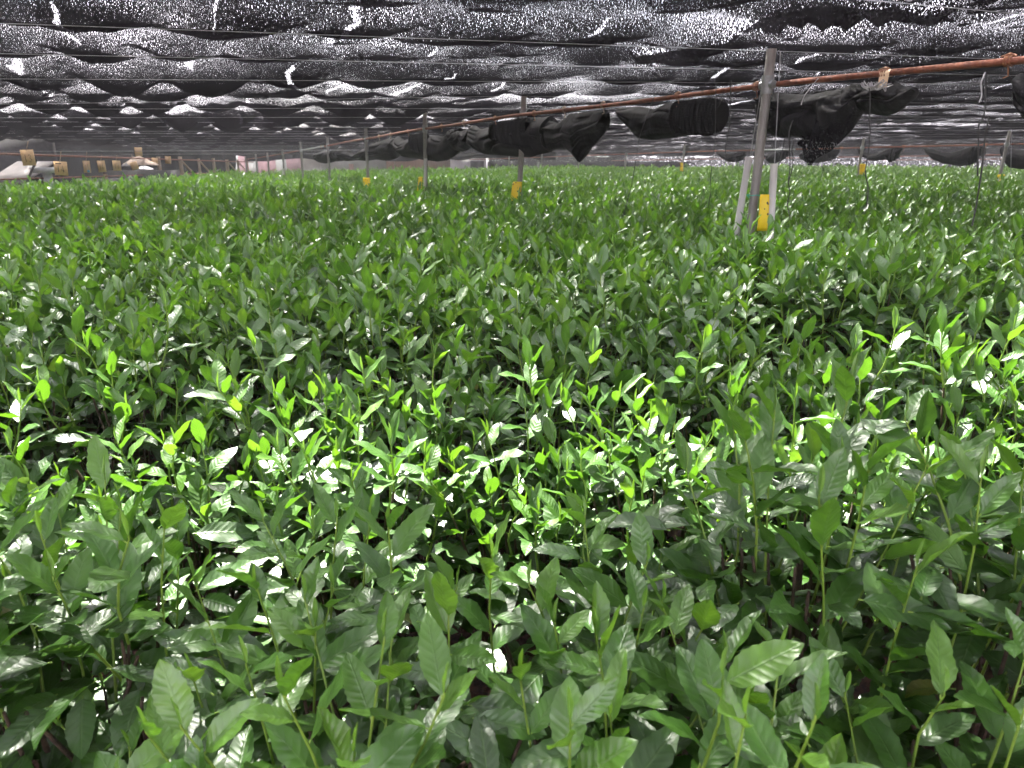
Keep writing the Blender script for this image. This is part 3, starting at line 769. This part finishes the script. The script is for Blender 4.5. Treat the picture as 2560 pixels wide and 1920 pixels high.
def bundle(label, C, railf, pieces, group):
    """pieces: (part name, material, keyword arguments of sheet)"""
    c0 = np.array([tuple(on_rail_plane(*p, C)) for p in pieces[0][2]['prof']]).mean(0)
    root = empty('gathered_net', Vector((float(c0[0]), float(c0[1]), railf(float(c0[1])).z)), label, 'gathered net', group)
    for nm, m_, kw in pieces:
        V, F_, U = sheet(railf=railf, C=C, a0=0, a1=1, **kw)
        V = V - np.array(tuple(root.location))
        obj(nm, mesh_from(nm, V, F_, uv=U), M[m_], root)
    return root
G1 = 'black nets gathered up along the near rail'
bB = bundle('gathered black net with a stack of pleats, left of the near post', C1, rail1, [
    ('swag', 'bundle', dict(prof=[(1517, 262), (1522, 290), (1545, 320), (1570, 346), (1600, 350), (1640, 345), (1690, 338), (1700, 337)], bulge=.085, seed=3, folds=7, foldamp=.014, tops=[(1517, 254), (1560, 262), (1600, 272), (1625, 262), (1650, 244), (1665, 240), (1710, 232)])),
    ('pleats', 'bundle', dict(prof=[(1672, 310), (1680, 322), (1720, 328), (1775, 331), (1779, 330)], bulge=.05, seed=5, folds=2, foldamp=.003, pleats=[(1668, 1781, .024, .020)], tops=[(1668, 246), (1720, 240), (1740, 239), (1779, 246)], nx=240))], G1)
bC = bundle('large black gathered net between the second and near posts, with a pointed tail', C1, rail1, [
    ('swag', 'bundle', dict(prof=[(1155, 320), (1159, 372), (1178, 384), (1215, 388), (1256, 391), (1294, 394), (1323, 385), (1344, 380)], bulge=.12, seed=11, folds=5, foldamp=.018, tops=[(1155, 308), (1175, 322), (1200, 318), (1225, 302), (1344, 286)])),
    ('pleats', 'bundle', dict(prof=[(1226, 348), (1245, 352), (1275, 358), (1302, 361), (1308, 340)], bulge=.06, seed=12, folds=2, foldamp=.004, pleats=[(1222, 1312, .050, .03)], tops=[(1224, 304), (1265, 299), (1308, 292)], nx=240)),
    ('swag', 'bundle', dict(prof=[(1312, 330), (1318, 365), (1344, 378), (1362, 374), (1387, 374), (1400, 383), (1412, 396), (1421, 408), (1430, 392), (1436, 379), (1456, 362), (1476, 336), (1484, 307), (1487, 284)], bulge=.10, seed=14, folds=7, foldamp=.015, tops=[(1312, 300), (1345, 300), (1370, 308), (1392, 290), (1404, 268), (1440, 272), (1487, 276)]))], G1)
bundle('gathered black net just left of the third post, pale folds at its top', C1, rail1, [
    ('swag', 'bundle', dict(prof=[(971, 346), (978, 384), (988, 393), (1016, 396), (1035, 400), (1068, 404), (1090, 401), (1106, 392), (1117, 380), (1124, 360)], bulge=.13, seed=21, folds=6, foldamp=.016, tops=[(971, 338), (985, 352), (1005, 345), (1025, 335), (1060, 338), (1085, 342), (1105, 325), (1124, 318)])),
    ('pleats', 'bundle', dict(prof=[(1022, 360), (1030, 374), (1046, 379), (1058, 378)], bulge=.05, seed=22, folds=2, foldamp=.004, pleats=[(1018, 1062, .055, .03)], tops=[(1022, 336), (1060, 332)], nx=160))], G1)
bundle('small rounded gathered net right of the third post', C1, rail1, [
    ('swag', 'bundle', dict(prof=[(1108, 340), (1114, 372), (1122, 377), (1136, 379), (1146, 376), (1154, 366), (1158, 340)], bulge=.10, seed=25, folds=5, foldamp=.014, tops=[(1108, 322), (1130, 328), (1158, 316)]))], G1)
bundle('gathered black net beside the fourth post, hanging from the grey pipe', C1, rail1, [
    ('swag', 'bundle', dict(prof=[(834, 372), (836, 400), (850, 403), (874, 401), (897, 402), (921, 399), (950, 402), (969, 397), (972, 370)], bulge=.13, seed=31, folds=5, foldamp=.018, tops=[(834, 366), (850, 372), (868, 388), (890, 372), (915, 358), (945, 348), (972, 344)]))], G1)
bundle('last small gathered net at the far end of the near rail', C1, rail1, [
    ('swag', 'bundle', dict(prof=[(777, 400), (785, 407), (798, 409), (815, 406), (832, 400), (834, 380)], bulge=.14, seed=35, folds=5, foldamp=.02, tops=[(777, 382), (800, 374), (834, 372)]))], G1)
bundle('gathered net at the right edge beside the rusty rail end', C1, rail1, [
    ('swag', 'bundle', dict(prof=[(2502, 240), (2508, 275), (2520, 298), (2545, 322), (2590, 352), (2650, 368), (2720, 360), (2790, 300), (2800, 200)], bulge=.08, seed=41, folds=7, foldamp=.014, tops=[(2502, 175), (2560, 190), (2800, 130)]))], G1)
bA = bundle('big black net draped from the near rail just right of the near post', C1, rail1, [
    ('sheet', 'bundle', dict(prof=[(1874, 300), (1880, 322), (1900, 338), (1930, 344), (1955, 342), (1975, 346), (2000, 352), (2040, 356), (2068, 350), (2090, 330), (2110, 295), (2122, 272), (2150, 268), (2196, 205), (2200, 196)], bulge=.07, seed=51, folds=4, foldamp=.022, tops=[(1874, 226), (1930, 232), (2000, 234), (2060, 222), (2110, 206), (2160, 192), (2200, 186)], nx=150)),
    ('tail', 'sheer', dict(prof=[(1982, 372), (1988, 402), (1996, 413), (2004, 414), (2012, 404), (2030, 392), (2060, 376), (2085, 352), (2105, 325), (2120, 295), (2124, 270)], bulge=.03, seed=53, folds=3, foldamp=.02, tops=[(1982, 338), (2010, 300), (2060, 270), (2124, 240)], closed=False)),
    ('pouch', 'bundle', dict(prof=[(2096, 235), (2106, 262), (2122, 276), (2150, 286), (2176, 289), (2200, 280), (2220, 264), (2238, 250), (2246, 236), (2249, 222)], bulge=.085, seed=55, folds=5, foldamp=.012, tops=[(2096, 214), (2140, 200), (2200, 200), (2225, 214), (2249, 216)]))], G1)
fr = MB(); rg = np.random.default_rng(5)
for k in range(16):
    x0 = 2198 + k * 3.2; a = on_rail_plane(x0, 202 + rg.uniform(0, 8), C1); c = on_rail_plane(x0 + rg.uniform(-8, 14), 236 + rg.uniform(-8, 12), C1); e = on_rail_plane(2262 + rg.uniform(-14, 10), 198 + rg.uniform(0, 16), C1)
    o = Vector((-.06 - rg.uniform(0, .05), 0, 0))
    fr.tube([a * (1 - t) ** 2 + c * 2 * t * (1 - t) + e * t * t + o for t in np.linspace(0, 1, 9)], .0018, 5, False)
fr.build('frayed_edge', M['greycord'], bA)
G2 = 'black nets gathered up along the second rail'
for lb, prof, tops, sd_ in (
    ('small gathered net behind the pleated one, first on the second rail', [(1787, 380), (1791, 392), (1800, 398), (1815, 405), (1832, 405), (1850, 401), (1856, 396), (1858, 384)], [(1787, 378), (1815, 386), (1840, 380), (1858, 379)], 61),
    ('dark gathered net between the near post and its upright pale pipe', [(1908, 402), (1914, 408), (1930, 409), (1948, 402), (1960, 395), (1966, 380)], [(1908, 390), (1930, 380), (1966, 374)], 63),
    ('gathered net partly behind the hanging tail of the big drape', [(1995, 400), (2010, 407), (2035, 407), (2065, 402), (2086, 396), (2092, 376)], [(1995, 378), (2040, 384), (2092, 370)], 65),
    ('two humped gathered net hanging by the second far post from the right', [(2136, 374), (2144, 392), (2162, 400), (2178, 402), (2196, 401), (2205, 397), (2212, 404), (2222, 405), (2236, 399), (2246, 384), (2249, 372)], [(2136, 372), (2165, 386), (2185, 383), (2215, 370), (2249, 368)], 67),
    ('boat shaped gathered net with a pale fold, on the right part of the second rail', [(2303, 372), (2308, 384), (2322, 399), (2350, 409), (2391, 416), (2420, 412), (2438, 404), (2446, 395), (2449, 370)], [(2303, 368), (2345, 380), (2370, 382), (2400, 372), (2420, 366), (2449, 366)], 69),
    ('dark gathered net behind the rightmost far post', [(2494, 372), (2498, 400), (2512, 419), (2540, 423), (2590, 424), (2640, 418), (2660, 366)], [(2494, 366), (2530, 374), (2600, 374), (2660, 360)], 71)):
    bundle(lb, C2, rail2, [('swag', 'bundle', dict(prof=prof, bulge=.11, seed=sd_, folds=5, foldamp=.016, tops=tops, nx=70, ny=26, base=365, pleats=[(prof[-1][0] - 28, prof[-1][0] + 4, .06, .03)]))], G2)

# ------------------------------------------------------------------ loose cords
GC = 'loose black cords hanging from the rails'
cords = [
    ([(1638, 236), (1606, 320), (1598, 345), (1590, 400), (1578, 470), (1558, 540)], 4.6, .0022, 'cord', 'black cord crossing the front of the pleated net and slanting into the leaves'),
    ([(1827, 200), (1826, 290), (1820, 335), (1814, 372), (1812, 406)], 4.1, .0026, 'cord', 'short black cord just left of the near post'),
    ([(1790, 205), (1788, 350), (1782, 400), (1776, 445), (1778, 475), (1770, 520)], 4.2, .0018, 'cord', 'thin black cord between the pleated net and the near post'),
    ([(1983, 300), (1972, 330), (1974, 380), (1976, 420), (1970, 455), (1976, 480), (1967, 508), (1974, 540)], 3.6, .0024, 'cord', 'long kinked black cord below the big drape'),
    ([(1962, 344), (1958, 370), (1950, 405), (1946, 417)], 3.6, .0022, 'cord', 'curved short black cord below the big drape, leftmost of three'),
    ([(1986, 348), (1979, 375), (1984, 400), (1979, 430), (1972, 452)], 3.55, .0022, 'cord', 'wavy black cord below the big drape, beside its sheer tail'),
    ([(2172, 206), (2176, 240), (2174, 300), (2176, 340), (2168, 400), (2162, 432), (2172, 470), (2166, 520)], 3.25, .0024, 'cord', 'long black cord hanging from the rounded pouch to the leaves'),
    ([(2466, 185), (2463, 230), (2464, 270), (2456, 300), (2446, 310), (2446, 380), (2444, 440)], 2.8, .0028, 'cord', 'knotted black cord dropping from the right part of the near rail'),
    ([(2474, 290), (2462, 340), (2459, 390), (2452, 440), (2446, 480), (2440, 520), (2430, 565)], 2.75, .0030, 'cord', 'long black cord at the far right reaching down into the leaves'),
]
for pix, F, r_, nm, lb in cords: line_thing(pix, [F] * len(pix), r_, nm, lb, 'cord', GC, 'cord')
line_thing([(2464, 180), (2452, 206), (2455, 240), (2448, 256)], [2.75] * 4, .0022, 'cord', 'pale grey cord looped over the right part of the near rail', 'cord', None, 'greycord')
line_thing([(2046, 196), (2030, 214), (2010, 240), (2003, 262)], [3.45] * 4, .0016, 'cord', 'thin grey cord slanting across the big drape', 'cord', None, 'greycord')

# ------------------------------------------------------------------ numbered plates on the left
GLY = {'1': [[(.5, 1), (.5, 0)]], '3': [[(.1, .9), (.5, 1), (.85, .82), (.45, .55), (.9, .3), (.55, 0), (.1, .1)]],
       '4': [[(.55, 1), (.05, .3), (1, .25)], [(.62, .75), (.62, 0)]], '5': [[(.9, 1), (.2, 1), (.15, .58), (.7, .6), (.85, .25), (.5, 0), (.1, .08)]],
       '6': [[(.75, 1), (.25, .6), (.1, .2), (.5, 0), (.85, .22), (.5, .5), (.15, .3)]], '7': [[(.1, 1), (.9, 1), (.4, 0)]]}
def plate(cx, cy, wpx, hpx, topy, F, text, label, rot=0, tilt=0, wtop=None):
    c = at(cx, cy, F); k = F / FPX * 1.05; W, H = wpx * k, hpx * k
    r = empty('number_plate', c, label, 'number plate', 'wooden number plates hung on wires')
    mb = MB(); mb.box((0, 0, 0), (W, .012, H)); b = mb.V[-1]
    V = np.vstack(mb.V) @ np.array(Matrix.Rotation(tilt, 3, 'Y')).T @ np.array(Matrix.Rotation(rot, 3, 'Z')).T
    bo = obj('board', mesh_from('board', V, np.vstack(mb.F), smooth=False), M['board'], r)
    tp = at(wtop or cx, topy, F) - c
    sm = MB(); top = Vector((0, 0, H / 2 - .01)); top.rotate(Euler((0, tilt, 0)))
    sm.tube([top + Vector((0, -.008, 0)), top * .5 + tp * .5 + Vector((.004, -.006, 0)), tp], .0045, 5); obj('string', mesh_from('string', np.vstack(sm.V), np.vstack(sm.F)), M['rag'], r)
    if text:
        im = MB(); n = len(text); dw = W * .30
        for q, ch in enumerate(text):
            for st_ in GLY[ch]:
                P = [Vector(((q - (n - 1) / 2) * dw * 1.15 + (x - .5) * dw * .85, -.0075, (y - .5) * H * .48 - H * .05)) for x, y in st_]
                for p in P: p.rotate(Euler((0, tilt, 0))); p.rotate(Euler((0, 0, rot)))
                im.tube(P, W * .022, 5)
        obj('number', mesh_from('number', np.vstack(im.V), np.vstack(im.F)), M['ink'], r)
    return r
plate(70, 394, 29, 34, 353, 9.5, '13', 'wooden plate numbered 13, hanging leftmost and highest', 0, R(-2))
p14 = plate(152, 421, 29, 30, 378, 9.5, '14', 'wooden plate numbered 14, second from the left', 0, R(3))
mb = MB(); mb.box((-.02, -.0075, .06), (.07, .004, .012)); o_ = obj('slot', mesh_from('slot', np.vstack(mb.V), np.vstack(mb.F), smooth=False), M['ink'], p14)
p15 = plate(217, 417, 14, 26, 379, 15, '15', 'narrow wooden plate with a blue lower corner, third from the left', R(30), R(1))
mb = MB(); mb.box((.025, -.012, -.085), (.05, .004, .045)); obj('blue_patch', mesh_from('blue_patch', np.vstack(mb.V), np.vstack(mb.F), smooth=False), M['blue'], p15)
plate(254, 416, 17, 25, 386, 15, '16', 'wooden plate numbered 16, fourth from the left', 0, R(-2))
plate(292, 414, 18, 22, 387, 15, '17', 'wooden plate numbered 17, fifth from the left', 0, R(1))
plate(336, 414, 16, 17, 386, 15.2, '', 'blank pale wooden plate hanging crooked', 0, R(-14), 329)
plate(346, 379, 16, 18, 368, 15.4, '', 'blank plate hung above the row of other plates', 0, R(1))
plate(387, 402, 13, 13, 394, 19, '', 'dull faded plate in front of a timber post', 0, R(4))
plate(420, 400, 13, 16, 391, 20, '', 'small tan tag on the rusty rail of the left fence', 0, R(2))
for k, (F, y0, y1, lb) in enumerate(((9.5, 378.5, 375, 'low wire carrying the plates numbered 13 and 14'), (15, 386, 384, 'low wire carrying the row of farther number plates'))):
    a, b = at(-200, y0, F), at(900, y1, F); wire_thing([a, (a + b) / 2 - Vector((0, 0, .004)), b], lb, .003)

# ------------------------------------------------------------------ left fence with timber posts
def lf(F): return Vector((-9.8 - .1375 * (F - 22), F, 0))
fence = empty('timber_fence', lf(22), 'left boundary fence of pale timber posts and thin rusty rails', 'fence')
for k, F in enumerate((16.45, 20.1, 22, 23.9, 25.7, 27.6, 29.3, 30.9)):
    p = lf(F); mb = MB(); rr = .05 + .008 * (k % 3 - 1)
    mb.tube([p - Vector((0, 0, .02)), p + Vector((.01, 0, .9)), p + Vector((.0, 0, 1.36 if k == 0 else 1.80 - .03 * (k % 2)))], [rr * 1.05, rr, rr * .95], 10); mb.build('post', M['timber'], fence)
    if k in (2, 3, 5, 6):
        mb = MB(); mb.tube([p + Vector((.05, -.03, 1.68)), p + Vector((.55, .75, .7))], .028, 8); mb.build('brace', M['timber'], fence)
for z, r_ in ((1.71, .018), (1.31, .012)):
    mb = MB(); mb.tube([lf(f) + Vector((.055, 0, z)) for f in np.linspace(8, 32, 12)], r_, 8); mb.build('rail', M['rust'], fence)

def upright_net(name, P, z0, z1, m, label, cat, seed, wav=.12, group=None, hem=.1):
    P = [np.array(p, float) for p in P]; d = np.cumsum([0] + [np.linalg.norm(b - a) for a, b in zip(P[:-1], P[1:])])
    n = int(d[-1] / .16) + 2; s_ = np.linspace(0, d[-1], n); XY = np.stack([np.interp(s_, d, [p[i] for p in P]) for i in (0, 1)], -1)
    T = np.gradient(XY, axis=0); T /= np.linalg.norm(T, axis=1)[:, None]; Nn = np.stack([-T[:, 1], T[:, 0]], -1)
    v = np.linspace(0, 1, 14)
    off = wav * ((vnoise(s_[:, None] * 1.1 + seed, v[None] * 2) - .5) * 2 + .6 * np.sin(s_ * 3.1 + seed)[:, None] * v[None] * .5)
    zt = z1 + .05 * np.sin(s_ * 2.1 + seed); zb = z0 + hem * (vnoise(s_ * 1.3 + seed, 0 * s_) - .5) * 2
    Z = zt[:, None] * (1 - v) + zb[:, None] * v
    G = np.stack([XY[:, None, 0] + Nn[:, None, 0] * off, XY[:, None, 1] + Nn[:, None, 1] * off, Z], -1)
    uvv = np.stack([np.repeat(s_[:, None], 14, 1), Z], -1).reshape(-1, 2)
    mb = MB(); mb.grid(G); o = mb.build(name, M[m], uv=uvv); s2 = o.modifiers.new('thick', 'SOLIDIFY'); s2.thickness = .004
    return tag(o, label, cat, group)
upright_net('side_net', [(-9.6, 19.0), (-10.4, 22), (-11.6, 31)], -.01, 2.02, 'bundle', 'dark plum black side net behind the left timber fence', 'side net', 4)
upright_net('side_net', [(-1.4, 45.6), (9, 45.2), (20, 44), (40, 41)], .95, 2.14, 'side', 'far grey mesh side net with pale tears closing the right end of the field', 'side net', 9, group=None)
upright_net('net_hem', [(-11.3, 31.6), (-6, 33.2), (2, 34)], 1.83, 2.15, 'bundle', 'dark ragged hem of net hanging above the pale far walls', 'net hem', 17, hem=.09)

# ------------------------------------------------------------------ what stands beyond the far edge
def wall_box(name, x0, x1, Y, z0, z1, depth, m, parent): mb = MB(); mb.box(((x0 + x1) / 2, Y + depth / 2, (z0 + z1) / 2), (x1 - x0, depth, z1 - z0)); return mb.build(name, M[m], parent, smooth=False)
def pxX(px, F, py=410): return ray(px, py)[0] * F
Yb = 48
h1 = empty('house', (pxX(645, Yb), Yb, 0), 'pink rendered house wall seen at the far end of the near rail', 'house')
wall_box('wall', pxX(596, Yb), pxX(752, Yb), Yb, -.05, 3.4, 5, 'pink', h1)
for a, b in ((622, 644), (690, 716)): wall_box('window', pxX(a, Yb), pxX(b, Yb), Yb - .05, .9, 2.0, .08, 'pale', h1)
wall_box('roof', pxX(590, Yb), pxX(758, Yb), Yb - .4, 3.4, 3.6, 6, 'roof', h1)
Yc = 46
h2 = empty('greenhouse', (pxX(850, Yc), Yc, 0), 'long pale green low building with a white band beyond the gathered nets', 'building')
wall_box('wall', pxX(755, Yc), pxX(962, Yc), Yc, -.05, 2.6, 4, 'pale', h2); wall_box('band', pxX(690, Yc), pxX(905, Yc), Yc - .9, .9, 1.12, .06, 'white', h2); wall_box('roof', pxX(750, Yc), pxX(966, Yc), Yc - .2, 2.6, 2.75, 4.4, 'roof', h2)
for a in (800, 872, 930): wall_box('door', pxX(a, Yc), pxX(a + 12, Yc), Yc - .04, -.04, 1.7, .06, 'orange' if a == 872 else 'pale', h2)
Yd = 45
h3 = empty('shed', (pxX(1050, Yd), Yd, 0), 'shed of rusty orange upright sheets beyond the second post', 'shed')
wall_box('wall', pxX(966, Yd), pxX(1122, Yd), Yd, -.05, 2.5, 4, 'orange', h3)
for a in (985, 1012, 1040, 1068, 1096): wall_box('batten', pxX(a, Yd), pxX(a + 3, Yd), Yd - .05, -.04, 2.45, .048, 'timber' if a % 2 else 'orange', h3)
wall_box('roof', pxX(962, Yd), pxX(1126, Yd), Yd - .3, 2.5, 2.62, 4.6, 'roof', h3)
h4 = empty('hut', (pxX(1150, 44), 44, 0), 'small white hut with a black doorway right of the orange shed', 'hut')
wall_box('wall', pxX(1126, 44), pxX(1214, 44), 44, -.05, 2.2, 3, 'white', h4); wall_box('door', pxX(1176, 44), pxX(1210, 44), 43.95, -.04, 1.85, .06, 'dark', h4); wall_box('roof', pxX(1122, 44), pxX(1218, 44), 43.8, 2.2, 2.3, 3.4, 'roof', h4)
mb = MB(); mb.box((4.7, 47.2, .9), (13, .3, 1.86)); tag(mb.build('boundary_wall', M['dark'], smooth=False), 'dark low boundary wall under the far nets in the middle', 'wall')
mb = MB(); mb.box((26, 47.4, .62), (30, .3, 1.3)); tag(mb.build('boundary_wall', M['stone'], smooth=False), 'long grey boundary wall below the far side net on the right', 'wall')
mb = MB(); mb.box((-14, 53, 1.1), (44, .3, 2.3)); tag(mb.build('boundary_wall', M['pale'], smooth=False), 'tall pale wall behind the houses at the far end', 'wall')
# left: lean-to with pale things
sh = empty('lean_to', (-11.2, 15.5, 0), 'dark open lean-to with a pale sheet roof behind the leftmost plates', 'shelter')
wall_box('back_wall', -14.5, -10.2, 16.6, -.02, 2.1, .12, 'dark', sh); wall_box('side_wall', -10.3, -10.15, 11.2, -.02, 2.0, 2.4, 'dark', sh)
mb = MB(); mb.box((-9.95, 15.0, 1.40), (.78, 1.2, .03), tilt=R(20)); mb.build('roof', M['roof'], sh, smooth=False)
wall_box('front_board', -11.6, -9.95, 14.0, -.02, 1.16, .06, 'dark', sh)
wall_box('beam', -10.8, -9.9, 13.9, 1.24, 1.30, .05, 'dark', sh)
mb = MB(); mb.tube([at(60, 470, 13.4), at(92, 398, 13.4)], .02, 8); mb.build('brace', M['dark'], sh)
def blob(name, c, size, m, label, cat, seed):
    v = np.linspace(0, math.pi, 13); u = np.linspace(0, 2 * math.pi, 21); U_, V_ = np.meshgrid(u, v, indexing='ij')
    r_ = 1 + .35 * (vnoise(np.cos(U_) * 1.7 + seed + 4, np.sin(U_) * 1.7 + V_ * 1.4 + 4) - .5)
    G = np.stack([np.sin(V_) * np.cos(U_) * size[0] * r_ + c[0], np.sin(V_) * np.sin(U_) * size[1] * r_ + c[1], np.cos(V_) * size[2] * r_ + c[2]], -1); G[-1] = G[0]
    mb = MB(); mb.grid(G); return tag(mb.build(name, M[m]), label, cat)
c = at(109, 425, 13.6); mb = MB(); mb.box((c.x, c.y, c.z), (.34, .25, .1)); mb.box((c.x + .05, c.y, c.z - .3), (.1, .12, .5)); tag(mb.build('white_crate', M['white'], smooth=False), 'white box on a stand in the dark shelter, right of plate 13', 'box')
def mound(name, c, rx, ry, h, m, label, cat, seed):
    r_, u = np.linspace(0, 1, 14), np.linspace(0, 2 * math.pi, 37); R_, U_ = np.meshgrid(r_, u, indexing='ij')
    cx_, cy_ = np.cos(U_), np.sin(U_)
    wob = 1 + .5 * (vnoise(cx_ * 2 + seed + 5, cy_ * 2 + 5) - .5)
    z = h * (1 - R_) ** .75 * (1 + .7 * (np.abs(2 * vnoise(cx_ * R_ * 3.5 + seed + 9, cy_ * R_ * 3.5 + 9) - 1) - .5) * R_)
    G = np.stack([c[0] + rx * R_ * wob * cx_, c[1] + ry * R_ * wob * cy_, c[2] + z], -1); G[:, -1] = G[:, 0]
    mb = MB(); mb.grid(G); return tag(mb.build(name, M[m]), label, cat)
p = at(350, 413, 18.9); mound('tarpaulin', tuple(p), .42, .3, .24, 'timber', 'peaked mound of pale brownish sheeting behind the plates', 'sheeting', 2)
p = at(362, 423, 18.7); mound('tarpaulin', tuple(p), .27, .22, .09, 'white', 'low white folded sheet under the brownish mound', 'sheeting', 7)
p = at(318, 416, 18.7); mound('sack', tuple(p), .15, .14, .10, 'stone', 'small grey sack left of the brownish mound', 'sack', 5)
mb = MB(); mb.box((pxX(350, 18.9), 18.95, .72), (1.6, .7, 1.42)); tag(mb.build('platform', M['dark'], smooth=False), 'dark board platform carrying the sheeted mound', 'platform')
stack = empty('block_stack', tuple(at(240, 437, 17.5)[:2]) + (0,), 'low row of grey blocks behind the number plates', 'wall')
for k, (a, b) in enumerate(((186, 228), (230, 250), (252, 300), (303, 330))):
    wall_box('block', pxX(a, 17.5), pxX(b, 17.5), 17.5 + .02 * (k % 2), -.02, 1.24 - .05 * (k % 2), .4, 'stone', stack)
mb = MB(); mb.box((pxX(340, 19.4), 19.5, .55), (2.6, .1, 1.08)); tag(mb.build('board_fence', M['dark'], smooth=False), 'low dark board fence under the brown mound', 'fence')

upright_net('side_net', [(-15, 6), (-15.2, 20), (-15.6, 34)], -.01, 2.3, 'bundle', 'black side net closing the left end of the field behind the lean-to', 'side net', 23)

# ------------------------------------------------------------------ air
mh, N, L, out = mat('pale_air')
pv_ = N('VolumePrincipled'); pv_.inputs['Color'].default_value = (.95, .95, 1, 1); pv_.inputs['Density'].default_value = .002; pv_.inputs['Anisotropy'].default_value = .3
L(pv_.outputs[0], out.inputs['Volume'])
mb = MB(); mb.box((8, 26, 1.5), (92, 80, 5.0)); hz_ = mb.build('haze', mh, smooth=False); tag(hz_, kind='stuff')
cy.volume_bounces = 0
